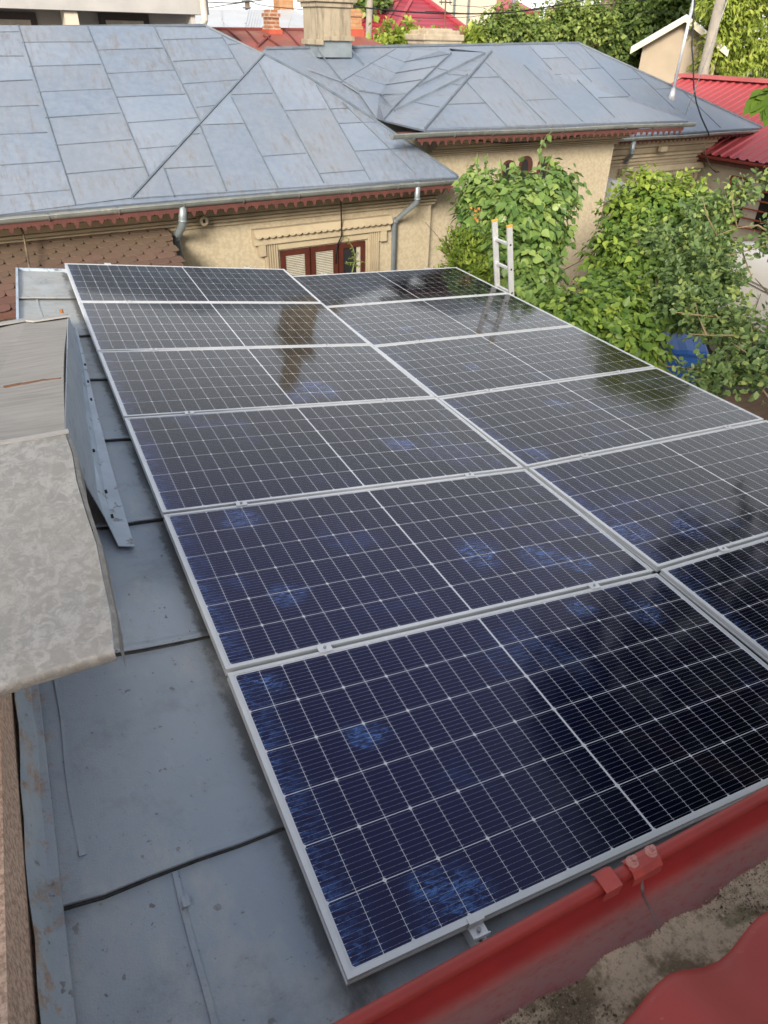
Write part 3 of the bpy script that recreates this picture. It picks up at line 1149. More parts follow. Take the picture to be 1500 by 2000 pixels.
c = at(121, 612, pl_n, d0 + .016)
mb.tube([c, c + pl_n * .03], .014, 10)
mb.build('screw', pm('copper', (.45, .20, .08), None, 20, .4, .6), far)
mb = MB()
rows2 = []
for j in range(8):
    s = j / 7
    e = A0 + (N0 - A0) * s
    e = e + np.array([-.022 * max(0, (s - .75) / .25) ** 2 + .004 * math.sin(s * 14), 0, .012 * math.sin(s * 5) * (s < .95)])
    rows2.append([np.array([e[0] + (-2.6 - e[0]) * q, e[1] - .012 * q * s, e[2] + .004 * math.sin(q * 23 + j)]) for q in np.linspace(0, 1, 14)])
e = rows2[-1]
rows2.append([p + np.array([0, -.012, -.014]) for p in e])
rows2.append([p + np.array([0, .004, -.045]) for p in e])
mb.grid(rows2)
near = mb.build('near_slope', M['galv'], ob, fix=False, smooth=True)
mb = MB()
rows3 = [[r[0] + np.array([.002, 0, .001]) for r in rows2[:8]], [r[0] + np.array([.012, 0, -.012]) for r in rows2[:8]], [r[0] + np.array([.014, 0, -.075]) for r in rows2[:8]]]
mb.grid(rows3)
mb.build('edge_fold', M['galv'], near, fix=False)
mb = MB()
mb.bar(A0 + np.array([.01, -.0, .0]), A0 + np.array([-2.9, 0, 0]), .016, .006, (0, -.1, 1))
mb.build('ridge_cap', M['grey_fascia'], ob)
# blue side flashing between the cap and the shed roof
RF = RH + .018
foot_in = [onroof(*q, RF + .012) for q in ((146, 640), (160, 700), (175, 790), (195, 905), (214, 1000), (232, 1066))]
foot_out = [onroof(*q, RF + .006) for q in ((150, 640), (166, 700), (186, 790), (216, 905), (240, 990), (263, 1067))]
top = [F0 + (A0 - F0) * s + np.array([.001, 0, -.001]) for s in (.02, .24, .48, .72, .90, 1.0)]
front = onroof(205, 1008, RF + .02)
mid = [onroof(*q, RF + .05) for q in ((143, 640), (155, 705), (168, 800), (184, 900), (192, 985), (205, 1010))]
mb = MB()
rows = [top, [a * .5 + b_ * .5 + np.array([.012 * math.sin(i * 2.1), 0, 0]) for i, (a, b_) in enumerate(zip(top, mid))], mid, foot_in]
mb.grid(rows)
fl = mb.build('side_flashing', M['shed_paint'], ob, fix=False)
md = fl.modifiers.new('thick', 'SOLIDIFY'); md.thickness = .004
mb = MB()
mb.grid([foot_in, foot_out])
st = mb.build('foot_strip', M['shed_paint'], fl, fix=False)
md = st.modifiers.new('thick', 'SOLIDIFY'); md.thickness = .006
for q in ((178, 780), (172, 745), (166, 712), (183, 880), (207, 960), (219, 1008)):
    p = onroof(*q, RF + .05)
    mb = MB()
    mb.box(p, (.012, .03, .006), (1, 0, 0), (0, 1, 0), NP)
    mb.build('rivet', M['dark'], fl)

# ------------------------------------------------------------------ the old house: two hipped sheet metal roofs, one with a projecting wing
house = thing('old_house', 'old beige stucco house under blue-grey hipped sheet metal roofs with gutters', 'house', H(6, 11, GZ))
V1, ZE1, SL1 = 8.9, .215, 0.6456               # eave of the first roof
N1 = HY * SL1 - ZH
D1 = SL1 * V1 - ZE1


def on1(x, y, lift=0.0):
    return at(x, y, N1, D1 - lift)


N1U = -N1 / np.linalg.norm(N1)


def clip_half(poly_, line, keep):
    x0, y0, x1, y1 = line

    def sd_(p): return keep * ((x1 - x0) * (p[1] - y0) - (y1 - y0) * (p[0] - x0))
    out_ = []
    for i in range(len(poly_)):
        a_, b_ = poly_[i], poly_[(i + 1) % len(poly_)]
        da, db = sd_(a_), sd_(b_)
        if da >= 0:
            out_.append(a_)
        if (da >= 0) != (db >= 0):
            q_ = da / (da - db)
            out_.append((a_[0] + (b_[0] - a_[0]) * q_, a_[1] + (b_[1] - a_[1]) * q_))
    return out_


def tin_sheets(mbx, region, lines, laps_by_col, mapper, up):
    """Single tin sheets between ribs and laps, each buckled a little on its own."""
    for ci in range(len(lines) + 1):
        reg = region
        if ci > 0: reg = clip_half(reg, lines[ci - 1], -1)
        if ci < len(lines) and reg: reg = clip_half(reg, lines[ci], 1)
        lp = laps_by_col.get(ci, [])
        for k in range(len(lp) + 1):
            cell = reg
            if cell and k > 0: cell = clip_half(cell, lp[k - 1], 1)
            if cell and k < len(lp): cell = clip_half(cell, lp[k], -1)
            if cell and len(cell) >= 3:
                n_ = len(cell)
                cx_, cy_ = sum(p[0] for p in cell) / n_, sum(p[1] for p in cell) / n_
                vs = [mapper(p[0], p[1]) + up * (.003 + RNG.uniform(0, .006)) for p in cell]
                ctr = mapper(cx_, cy_) + up * (.005 + RNG.uniform(-.002, .016))
                mids = [(vs[i] + vs[(i + 1) % n_]) / 2 + up * RNG.uniform(-.001, .003) for i in range(n_)]
                mbx.add([ctr] + vs + mids, [(0, 1 + n_ + (i - 1) % n_, 1 + i, 1 + n_ + i) for i in range(n_)])


VR1 = 11.75
E1L, E1R = H(-7.0, V1, ZE1), H(6.86, V1, ZE1)
R1L, R1R = H(-7.0, VR1, ZE1 + SL1 * (VR1 - V1)), on1(400, 51)
VR1 = R1R @ HY
R1L = H(-7.0, VR1, R1R[2] - .33)
B1R, B1L = H(6.86, 2 * VR1 - V1, ZE1), H(-7, 2 * VR1 - V1, ZE1)
mb = MB()
hipmid = [on1(515, 108), on1(600, 154), on1(733, 238)]
mb.slab([E1L, E1R, hipmid[2], hipmid[1], hipmid[0], R1R, R1L], .05, N1U)
mb.slab([E1R, B1R, R1R, hipmid[0], hipmid[1], hipmid[2]], .05, HX)
mb.slab([B1R, B1L, R1L, R1R], .05, HY)
tin_sheets(mb, [(-60, 50), (400, 53), (514, 109), (258, 387), (-60, 428)], [(35, 50, 147, 401), (170, 52, 290, 345), (300, 52, 390, 237), (432, 70, 476, 146)],
           {0: [(0, 64, 37, 63), (0, 111, 46, 111), (0, 160, 63, 157), (0, 210, 75, 207), (0, 264, 92, 260), (0, 324, 117, 316), (0, 384, 137, 372)],
            1: [(43, 84, 180, 83), (58, 131, 197, 127), (72, 181, 217, 175), (89, 231, 235, 222), (108, 285, 257, 274), (128, 341, 285, 327)],
            2: [(192, 99, 318, 95), (210, 145, 341, 138), (228, 191, 362, 185), (250, 241, 385, 231), (272, 292, 345, 286)],
            3: [(318, 79, 435, 75), (338, 121, 457, 115), (358, 165, 465, 157), (383, 211, 422, 207)], 4: [(445, 89, 470, 86)]}, on1, N1U)
roof1 = mb.build('roof', M['roof_blue'], house)
# the hip triangle, laid slightly proud and at its own pitch
TA, TB, TC = on1(258, 388, .012), on1(515, 107, .10), on1(893, 346, .012)
NT_ = np.cross(TC - TA, TB - TA)
NT_ /= np.linalg.norm(NT_)
if NT_[2] < 0: NT_ = -NT_
DT_ = NT_ @ TA
mb = MB()
tri = [TA, TC] + [at(x, y, NT_, DT_) for x, y in ((733, 237), (600, 152))] + [TB]
mb.slab(tri, .05, NT_)
tin_sheets(mb, [(258, 388), (515, 108), (600, 153), (733, 238), (892, 345)], [(320, 330, 340, 384), (390, 245, 442, 374), (452, 192, 542, 367), (505, 125, 632, 358), (617, 167, 722, 352), (668, 201, 810, 340)],
           {1: [(372, 263, 389, 262), (322, 330, 416, 325)], 2: [(395, 245, 472, 242)], 3: [(452, 186, 532, 183), (515, 306, 597, 300)], 4: [(557, 217, 637, 214), (625, 340, 710, 333)], 5: [(642, 214, 682, 212), (662, 242, 740, 239), (692, 296, 785, 291)]},
           lambda x, y: at(x, y, NT_, DT_), NT_)
facet = mb.build('roof_facet', M['roof_blue'], roof1)


def seams(plane_n, plane_d, up, segs, w, h, mbx):
    for (x0, y0, x1, y1) in segs:
        p, q = at(x0, y0, plane_n, plane_d), at(x1, y1, plane_n, plane_d)
        k = 4
        pts = [p + (q - p) * i / k + up * RNG.uniform(-.001, .002) for i in range(k + 1)]
        for a, c in zip(pts[:-1], pts[1:]):
            mbx.bar(a - up * .004, c - up * .004, w, h + .004, up)


mb = MB()
ribs = [(35, 50, 147, 401), (170, 52, 232, 205), (232, 205, 290, 345), (300, 52, 345, 145), (345, 145, 390, 237), (432, 70, 476, 146), (-90, 60, -30, 410)]
laps = [(0, 64, 37, 63), (0, 111, 46, 111), (0, 160, 63, 157), (0, 210, 75, 207), (0, 264, 92, 260), (0, 324, 117, 316), (0, 384, 137, 372),
        (43, 84, 180, 83), (58, 131, 197, 127), (72, 181, 217, 175), (89, 231, 235, 222), (108, 285, 257, 274), (128, 341, 285, 327),
        (192, 99, 318, 95), (210, 145, 341, 138), (228, 191, 362, 185), (250, 241, 385, 231), (272, 292, 345, 286),
        (318, 79, 435, 75), (338, 121, 457, 115), (358, 165, 465, 157), (383, 211, 422, 207), (445, 89, 470, 86)]
seams(N1, D1, N1U, ribs, .010, .020, mb)
seams(N1, D1, N1U, laps, .009, .0145, mb)
mb.bar(R1L, R1R, .05, .03, ZH)
mb.bar(R1R, on1(515, 108), .03, .025, ZH)
mb.build('seam', M['roof_seam'], roof1)
mb = MB()
ribs = [(505, 125, 632, 358), (452, 192, 542, 367), (390, 245, 442, 374), (320, 330, 340, 384), (617, 167, 692, 297), (692, 297, 722, 352), (668, 201, 810, 340)]
laps = [(452, 186, 532, 183), (395, 245, 472, 242), (372, 263, 389, 262), (322, 330, 416, 325), (515, 306, 597, 300), (557, 217, 637, 214), (625, 340, 710, 333), (642, 214, 682, 212), (662, 242, 740, 239), (692, 296, 785, 291)]
seams(NT_, DT_, NT_, ribs, .010, .020, mb)
seams(NT_, DT_, NT_, laps, .009, .0145, mb)
for a, c in [((258, 387), (386, 247)), ((386, 247), (515, 108))]:
    p, q = at(*a, NT_, DT_), at(*c, NT_, DT_)
    mb.bar(p, q, .022, .03, NT_)
hp = [at(x, y, NT_, DT_) for x, y in ((515, 107), (600, 152), (667, 193), (733, 237), (893, 345))]
for a, c in zip(hp[:-1], hp[1:]):
    mb.bar(a, c, .03, .028, NT_)
mb.build('seam', M['roof_seam'], facet)

# second roof: main slope
V2, ZE2, SL2 = 11.5, .26, .488
N2 = HY * SL2 - ZH
D2 = SL2 * V2 - ZE2
N2U = -N2 / np.linalg.norm(N2)


def on2(x, y, lift=0.0): return at(x, y, N2, D2 - lift)


RL2, RR2 = atV(518, 96, 14.9), atV(1130, 85, 14.9)
E2R = atV(1488, 249, V2)
E2L = H(10.6, V2, E2R[2])
P2 = [on2(640, 210), on2(518, 135)]
mb = MB()
mb.slab([E2L, E2R, RR2, RL2, H(5.0, 13.6, 1.28), H(5.6, 12.2, .60), H(8, 12.0, .50)], .05, N2U)
mb.slab([E2R, E2R + HY * 6.4, RR2], .05, HX)
mb.slab([RL2, RR2, RR2 + HY * 3 + HX * 2.5 - ZH * 1.6, RL2 + HY * 3 - ZH * 1.6], .05, HY)
tin_sheets(mb, [(800, 94), (1129, 86), (1484, 249), (1240, 262), (962, 106), (850, 96)], [(1033, 90, 1077, 137), (1083, 88, 1155, 160), (1133, 88, 1230, 188), (1235, 135, 1317, 213), (1327, 173, 1407, 250)],
           {1: [(1058, 115, 1107, 113), (1052, 147, 1095, 146)], 2: [(1133, 136, 1180, 133)], 3: [(1208, 157, 1255, 154)], 4: [(1280, 175, 1312, 173)]}, on2, N2U)
roof2 = mb.build('roof', M['roof_blue'], house)
mb = MB()
ribs = [(667, 160, 720, 128), (720, 128, 773, 96), (620, 97, 668, 158), (685, 97, 711, 126), (1033, 90, 1077, 137), (1083, 88, 1155, 160), (1133, 88, 1230, 188), (1235, 135, 1317, 213), (1327, 173, 1407, 250)]
laps = [(1058, 115, 1107, 113), (1133, 136, 1180, 133), (1052, 147, 1095, 146), (1208, 157, 1255, 154), (1280, 175, 1312, 173), (752, 108, 790, 122), (720, 123, 773, 144), (690, 147, 753, 167)]
seams(N2, D2, N2U, ribs, .011, .018, mb)
seams(N2, D2, N2U, laps, .010, .0145, mb)
mb.bar(RL2, RR2, .07, .04, ZH)
mb.bar(RR2, E2R, .05, .035, ZH)
mb.build('seam', M['roof_seam'], roof2)
# the wing
WC = atV(830, 254, 9.1)
WR_ = atV(1345, 236, 9.1)
WA = atV(960, 103, 10.94)
SLW = (WA[2] - WC[2]) / (WA @ HX - WC @ HX)
NWL = HX * SLW - ZH
DWL = NWL @ WC
NWF = np.cross(WR_ - WC, WA - WC)
NWF /= np.linalg.norm(NWF)
if NWF[2] < 0: NWF = -NWF
DWF = NWF @ WC
mb = MB()
mb.slab([WC, WR_, WA], .05, NWF)
WB = on2(845, 94)
mb.slab([WR_, WR_ + HY * 3.4 - HX * .3, WB + HX * .5, WA], .05, HX)
tin_sheets(mb, [(832, 252), (960, 105), (1342, 236)], [(912, 163, 988, 246), (950, 125, 1067, 242), (1023, 128, 1137, 238), (1127, 157, 1200, 230)],
           {0: [(872, 205, 947, 202)], 1: [(918, 153, 975, 151)], 2: [(1028, 197, 1093, 194)], 4: [(1168, 192, 1227, 189)]}, lambda x, y: at(x, y, NWF, DWF), NWF)
wing = mb.build('roof', M['roof_blue'], house)
mb = MB()


def onwl(x, y): return at(x, y, NWL, DWL)


val = [on2(805, 97), on2(790, 122), on2(773, 144), on2(753, 167), on2(742, 186), on2(740, 200), atV(748, 236, 10.6)]
midp = [onwl(x, y) for x, y in ((858, 99), (882, 105), (856, 129), (830, 155), (797, 184), (770, 212), (750, 235))]
hipp = [WA + (WC - WA) * s for s in (0, .01, .22, .44, .66, .86, 1.0)]
leftv = [on2(x, y) for x, y in ((774, 96), (728, 122), (716, 124), (690, 147), (668, 160), (700, 180), (735, 232))]
leftv = [p_ + N2U * .01 for p_ in leftv]
mb.grid([leftv, [p_ - N2U * .0 + ZH * .004 for p_ in val], midp, hipp])
wl_ = mb.build('roof_side', M['roof_blue'], wing, fix=False)
md = wl_.modifiers.new('thick', 'SOLIDIFY'); md.thickness = .03; md.offset = -1
mb = MB()


def poly(pts, w, h, up):
    for a, c in zip(pts[:-1], pts[1:]):
        mb.bar(a, c, w, h, up)


NWLU = -NWL / np.linalg.norm(NWL)
poly(midp[1:], .018, .03, NWLU)
poly([onwl(948, 106), onwl(880, 140), onwl(818, 170)], .02, .035, NWLU)
poly([onwl(914, 148), onwl(850, 180), onwl(770, 218)], .02, .035, NWLU)
for k in (1, 2, 3, 4):
    poly([val[k] + ZH * .012, midp[k]], .014, .010, NWLU)
for s in ((855, 134, 876, 138), (874, 145, 914, 148), (884, 165, 899, 166), (810, 200, 858, 209)):
    poly([onwl(*s[:2]), onwl(*s[2:])], .012, .008, NWLU)
poly([hipp[-1], WA], .03, .04, ZH)
poly([leftv[4] + ZH * .01, leftv[5] + ZH * .015, val[4] + ZH * .015, onwl(752, 189), onwl(797, 184)], .018, .02, ZH)
poly([on2(600, 135) + ZH * .01, on2(640, 150) + ZH * .01, on2(668, 160) + ZH * .01], .02, .02, ZH)
mb.build('seam', M['roof_seam'], wl_)
mb = MB()
ribs = [(950, 125, 992, 245), (950, 125, 1067, 242), (912, 163, 988, 246), (1023, 128, 1080, 183), (1080, 183, 1137, 238), (1127, 157, 1200, 230)]
laps = [(918, 153, 975, 151), (872, 205, 947, 202), (1028, 197, 1093, 194), (1168, 192, 1227, 189)]
for r_ in ribs[1:4] + [(1080, 183, 1137, 238), ribs[5]]:
    mb = MB()
    seams(NWF, DWF, NWF, [r_], .011, .018, mb)
    mb.build('seam', M['roof_seam'], wing)
for r_ in laps:
    mb = MB()
    seams(NWF, DWF, NWF, [r_], .010, .0145, mb)
    mb.build('seam', M['roof_seam'], wing)

# walls
mb = MB()
mb.hbox(-6.8, 6.74, 9.45, 14.0, GZ, .16)
w1 = mb.build('wall', M['stucco'], house)
VW2 = 9.68
mb = MB()
mb.hbox(6.745, 11.02, VW2, 15.0, GZ, .62)
w2 = mb.build('wall', M['stucco'], house)
VW3 = 12.0
mb = MB()
mb.hbox(11.03, 16.75, VW3, 17, GZ, .2)
w3 = mb.build('wall', M['stucco'], house)


def cornice(u0, u1, vw, zt, zb, depth, ret=True):
    h = zt - zb
    prof = [(0, zb), (.045, zb), (.045, zb + .07 * h), (.02, zb + .085 * h), (.02, zb + .115 * h), (.065, zb + .13 * h), (.065, zb + .20 * h), (.035, zb + .215 * h), (.035, zb + .245 * h), (.095, zb + .26 * h), (.095, zb + .34 * h), (.06, zb + .355 * h), (.06, zb + .39 * h), (.13, zb + .41 * h), (depth * .55, zb + .60 * h), (depth * .42, zb + .615 * h), (depth * .42, zb + .64 * h), (depth * .62, zb + .64 * h), (depth * .62, zb + .72 * h), (depth * .9, zb + .92 * h), (depth, zb + .93 * h), (depth, zt), (0, zt)]
    fr = [(H(u0, vw, 0), -HY, ZH)]
    if ret:                                      # mitred end with a return
        fr.append((H(u1, vw, 0), -HY + HX, ZH))
        fr.append((H(u1, vw + .6, 0), HX, ZH))
    else:
        fr.append((H(u1, vw, 0), -HY, ZH))
    m_ = MB()
    m_.prism(prof, fr)
    return m_.build('cornice', M['moulding'], house)


c1b = atV(600, 424, 9.40)[2]
cornice(-6.8, 6.74, 9.45, .13, c1b, .30)
cornice(6.80, 11.02, VW2, .66, atV(1100, 287, VW2)[2], .36)
cornice(11.03, 16.75, VW3, .18, atV(1300, 316, VW3)[2], .36)


def gutter_obj(u0, u1, v, z, r, roofpart, nbr, mat='zinc', slope=0.0):
    m_ = MB()
    inn = [(r * math.cos(math.pi * k / 12), -r * math.sin(math.pi * k / 12)) for k in range(13)]
    out = [((r + .004) * math.cos(math.pi * k / 12), -(r + .004) * math.sin(math.pi * k / 12)) for k in range(12, -1, -1)]
    fr = []
    n = 9
    for i in range(n):
        s = i / (n - 1)
        fr.append((H(u0 + (u1 - u0) * s, v, z + slope * s + .006 * math.sin(s * 11)), -HY, ZH))
    m_.prism(inn + out, fr)
    m_.tube([f[0] - HY * r for f in fr], .011, 8)
    for i in (0, n - 1):
        o = fr[i][0]
        m_.add([o - HY * a + ZH * b for a, b in out], [tuple(range(13))])
    g = m_.build('gutter', M[mat], house)
    for i in range(nbr):
        s = (i + .5) / nbr
        o = H(u0 + (u1 - u0) * s, v, z + slope * s)
        b_ = MB()
        arc = [o - HY * ((r + .006) * math.cos(math.pi * k / 8)) - ZH * ((r + .006) * math.sin(math.pi * k / 8)) for k in range(9)]
        for a, c in zip(arc[:-1], arc[1:]):
            b_.bar(a, c, .022, .004, HX)
        b_.bar(arc[0], arc[0] + HY * (2 * r), .02, .004, ZH)
        b_.build('bracket', M['steel'], g)
    return g


GR1 = .062
gz1 = ZE1 - .03
gutter_obj(-6.9, 6.90, V1 - .05, gz1, GR1, None, 17)
g2a = atV(765, 262, 9.06)
gutter_obj(g2a @ HX, 12.36, 9.06, WC[2] - .035, GR1, None, 9, slope=WR_[2] - WC[2] + .01)
gutter_obj(atV(1214, 272, V2 - .05) @ HX, E2R @ HX + .1, V2 - .05, E2R[2] - .05, .055, None, 6)


def lambrequin(u0, u1, v, zt, drop, slope=0.0):
    m_ = MB()
    n = int((u1 - u0) / .145)
    st = (u1 - u0) / n
    for i in range(n):
        a = u0 + i * st
        zo = zt + slope * (i / n)
        d = drop * RNG.uniform(.85, 1.05)
        pr = [(0, 0), (st, 0), (st, -.035), (st * .93, -.055), (st * .72, -.05), (st * .62, -d * .8), (st * .5, -d), (st * .38, -d * .8), (st * .28, -.05), (st * .07, -.055), (0, -.035)]
        k = len(pr)
        f_ = [H(a + x, v - .006, zo + z) for x, z in pr]
        bk = [H(a + x, v + .010, zo + z) for x, z in pr]
        m_.add(f_ + bk, [tuple(range(k)), tuple(range(2 * k - 1, k - 1, -1))] + [(j, j + k, (j + 1) % k + k, (j + 1) % k) for j in range(k)])
    m_.build('eave_trim', M['wood_trim'], house)
    m_ = MB()
    m_.hbox(u0, u1, v + .012, v + .60, zt - .01, zt + .02)
    m_.build('soffit', M['wood_trim'], house)


lambrequin(-6.8, 6.70, V1 - .06, gz1 - .064, .115)
lambrequin(WC @ HX - .15, 12.1, 9.06, WC[2] - .098, .12, WR_[2] - WC[2])
lambrequin(11.4, E2R @ HX - .35, V2 + .03, E2R[2] - .10, .10)


def pipe(pts, r, name='downpipe'):
    m_ = MB()
    m_.tube(pts, r, 14)
    for p, q in zip(pts[:-1], pts[1:]):
        d = (q - p) / np.linalg.norm(q - p)
        m_.tube([q - d * .05, q - d * .03], r * 1.09, 14)
    return m_.build(name, M['pipe'], house, smooth=True)


VG = V1 - .05
p0, p1 = atV(357, 400, VG), atV(357, 438, VG)
p2 = atV(345, 464, 9.36)
pipe([p0 + ZH * .02, p1, p2, p2 - ZH * 1.8], .052)
p0, p1 = atV(815, 358, VG), atV(815, 394, VG)
p2 = atV(771, 432, 9.37)
pipe([p0 + ZH * .02, p1, p2, p2 - ZH * 2.6], .046)
p0 = atV(1238, 276, V2 - .03)
pipe([p0, p0 - ZH * .28, atV(1226, 308, 11.85), atV(1222, 318, 11.9)], .05)
m_ = MB()
a = atV(397, 431, 9.25)
m_.tube([a + HY * .1, a - HY * .03], .062, 20)
m_.build('rosette_vent', M['moulding'], house)
m_ = MB()
m_.box(a - HY * .032, (.035, .006, .05), HX, HY, ZH)
m_.build('vent_hole', M['dark'], house)

# window with fluted surround on the first wall
VF = 9.45


def wbox(m_, x0, y0, x1, y1, v, proud, thick, keep=None):
    a, c = atV(x0, y0, v), atV(x1, y1, v)
    u0, u1 = sorted((a @ HX, c @ HX))
    z0, z1 = sorted((a[2], c[2]))
    m_.hbox(u0, u1, v - proud, v - proud + thick, z0, z1)
    return u0, u1, z0, z1


def window_surround(uL, uR, zTop, zBot, vw, hoodL, hoodR, hz0, hz1):
    m_ = MB()
    # hood: band, scalloped drip, top slope
    m_.hbox(hoodL, hoodR, vw - .10, vw - .002, hz0, hz0 + (hz1 - hz0) * .42)
    n = int((hoodR - hoodL) / .105)
    st = (hoodR - hoodL) / n
    zz0 = hz0 + (hz1 - hz0) * .42
    for i in range(n):
        pr = [(0, (hz1 - hz0) * .58), (st, (hz1 - hz0) * .58)] + [(st * .5 + st * .5 * math.cos(t_), .03 - .03 * math.sin(t_) + .012) for t_ in np.linspace(0, math.pi, 7)]
        k = len(pr)
        f_ = [H(hoodL + i * st + x, vw - .17 + .06 * (z > .1), zz0 + z) for x, z in pr]
        bk = [H(hoodL + i * st + x, vw - .0985, zz0 + z) for x, z in pr]
        m_.add(f_ + bk, [tuple(range(k)), tuple(range(2 * k - 1, k - 1, -1))] + [(j, j + k, (j + 1) % k + k, (j + 1) % k) for j in range(k)])
    m_.hbox(hoodL, hoodR, vw - .0985, vw - .003, zz0 + .002, hz1)
    m_.build('window_hood', M['moulding'], house)
    for (a, b_, outer) in ((hoodL + .18, uL - .04, -1), (uR + .04, hoodR - .18, 1)):
        m_ = MB()
        m_.hbox(a, b_, vw - .045, vw - .001, zBot, hz0 - .002)
        k = 5
        wd = (b_ - a) / (2 * k + 1)
        for i in range(k):
            m_.hbox(a + wd * (2 * i + 1), a + wd * (2 * i + 2), vw - .068, vw - .046, zBot, hz0 - .003)
        x0_, x1_ = (a - .11, a - .002) if outer < 0 else (b_ + .002, b_ + .11)
        m_.hbox(x0_, x1_, vw - .10, vw - .001, hz0 - .16, hz0 - .004)
        m_.build('pilaster', M['moulding'], house)
    m_ = MB()
    m_.hbox(uL - .04, uR + .04, vw - .05, vw - .001, zTop, hz0 - .002)
    m_.build('lintel', M['moulding'], house)


a, c = atV(546, 489, VF), atV(712, 470, VF)
uL, uR, zT = a @ HX, c @ HX, (a[2] + c[2]) / 2
hl, hr = atV(497, 478, VF - .1), atV(763, 452, VF - .1)
window_surround(uL, uR, zT + .03, zT - 1.5, VF, hl @ HX, hr @ HX, (hl[2] + hr[2]) / 2, (hl[2] + hr[2]) / 2 + .22)
win = thing('window', None, None, H(uL, VF, zT))
del_keys = [k for k in win.keys()]
set_parent(win, house)
win.location = tuple(np.array(H(uL, VF, zT)) - np.array(ORIGIN[house.name]))
ORIGIN[win.name] = tuple(H(uL, VF, zT))
wd = (uR - uL) / 3
for i in range(3):
    m_ = MB()
    x0, x1 = uL + wd * i + (.0 if i == 0 else .012), uL + wd * (i + 1) - .012
    fw = .075
    m_.hbox(x0, x0 + fw, VF - .04, VF - .003, zT - 1.4, zT)
    m_.hbox(x1 - fw, x1, VF - .04, VF - .003, zT - 1.4, zT)
    m_.hbox(x0 + fw, x1 - fw, VF - .04, VF - .003, zT - fw, zT)
    m_.build('frame', M['window_red'], win)
    m_ = MB()
    m_.hbox(x0 + fw, x1 - fw, VF - .010, VF - .006, zT - 1.4, zT - fw)
    m_.build('pane', M['glass'] if i == 2 else M['dark'], win)
    m_ = MB()
    if i < 2:
        z = zT - fw - .015
        while z > zT - .6:
            m_.box(H((x0 + x1) / 2, VF - .020, z), (x1 - x0 - 2 * fw - .01, .022, .003), HX, HY * .8 + ZH * .6, ZH * .8 - HY * .6)
            z -= .026
        m_.build('blind', M['blind'], win)
    else:
        m_.hbox(x1 - fw - .07, x1 - fw, VF - .014, VF - .0105, zT - 1.2, zT - fw)
        m_.build('curtain', M['blind'], win)
m_ = MB()
m_.hbox(uL, uR, VF - .0055, VF - .001, zT - 1.4, zT)
m_.build('backing', M['dark'], win)
# arched windows in the wing wall
for (x, yT, yB) in ((994, 312, 372), (1028, 304, 372), (1064, 305, 372)):
    a = atV(x, yT, VW2)
    u, zt_ = a @ HX, a[2]
    hw = .15
    arc = [(hw * math.cos(t_), hw * math.sin(t_) - hw) for t_ in np.linspace(0, math.pi, 11)]
    pr = [(-hw, -1.3), (hw, -1.3)] + arc
    k = len(pr)
    m_ = MB()
    f_ = [H(u + x_, VW2 - .03, zt_ + z_) for x_, z_ in pr]
    bk = [H(u + x_, VW2 - .001, zt_ + z_) for x_, z_ in pr]
    m_.add(f_ + bk, [tuple(range(k)), tuple(range(2 * k - 1, k - 1, -1))] + [(j, j + k, (j + 1) % k + k, (j + 1) % k) for j in range(k)])
    wf = m_.build('arched_window', M['window_red'], house)
    m_ = MB()
    f_ = [H(u + x_ * .55 - .035, VW2 - .032, zt_ - .05 + z_ * .95) for x_, z_ in pr]
    m_.add(f_, [tuple(range(k))])
    m_.build('pane', M['dark'], wf)
# third wall: hood, window, canopy, small lamp box
a, c = atV(1205, 342, VW3), atV(1362, 330, VW3)
window_surround(atV(1222, 370, VW3) @ HX, atV(1312, 365, VW3) @ HX, atV(1300, 362, VW3)[2], GZ + .9, VW3, a @ HX, c @ HX, (a[2] + c[2]) / 2 - .08, (a[2] + c[2]) / 2 + .16)
m_ = MB()
wbox(m_, 1222, 366, 1312, 420, VW3, .03, .028)
wf = m_.build('window', M['window_red'], house)
m_ = MB()
wbox(m_, 1230, 371, 1305, 425, VW3, .034, .003)
m_.build('pane', M['glass'], wf)
m_ = MB()
a = atV(1295, 291, VW3 - .3)
m_.box(a, (.22, .1, .11), HX, HY, ZH)
m_.build('junction_box', M['moulding'], house, bevel=.01)
q = [atV(1196, 352, 10.3), atV(1213, 352, 10.3), atV(1238, 371, 10.3), atV(1236, 395, 10.3), atV(1190, 395, 10.3)]
m_ = MB()
m_.slab(q, .9, -HY)
m_.build('door_canopy', M['corrugated'], house)
# chimney astride the second ridge
cb = on2(643, 92)
cc = cb + HY * .15
dpt = 13.2
m_ = MB()
um = atV(640, 60, cc @ HY) @ HX
vm = cc @ HY


def zpx(y, x=640): return atV(x, y, vm - .3)[2]


hw = (atV(673, 50, vm - .3) @ HX - atV(608, 50, vm - .3) @ HX) / 2
m_.hbox(um - hw, um + hw, vm - .3, vm + .35, zpx(80), zpx(14))
m_.hbox(um - hw + .05, um + hw - .01, vm - .25, vm + .3, zpx(110), zpx(80))
ch = m_.build('chimney', M['chimney'], roof2)
m_ = MB()
m_.hbox(um - hw * .72, um + hw + .06, vm - .36, vm + .4, zpx(79.5), zpx(70))
m_.hbox(um - hw - .04, um - hw * .74, vm - .36, vm + .4, zpx(88), zpx(77))
m_.hbox(um - hw - .04, um + hw + .04, vm - .34, vm + .39, zpx(13.8), zpx(4))
m_.hbox(um - hw - .09, um + hw + .09, vm - .39, vm + .44, zpx(3.8), zpx(-10))
m_.hbox(um - hw + .03, um + hw - .03, vm - .28, vm + .33, zpx(-10), 3.45)
m_.hbox(um - hw - .05, um + hw + .05, vm - .36, vm + .41, 3.452, 3.6)
m_.hbox(um - .17, um + .17, vm - .15, vm + .2, 3.602, 4.6)
m_.build('cap', M['chimney'], ch, bevel=.01)
m_ = MB()
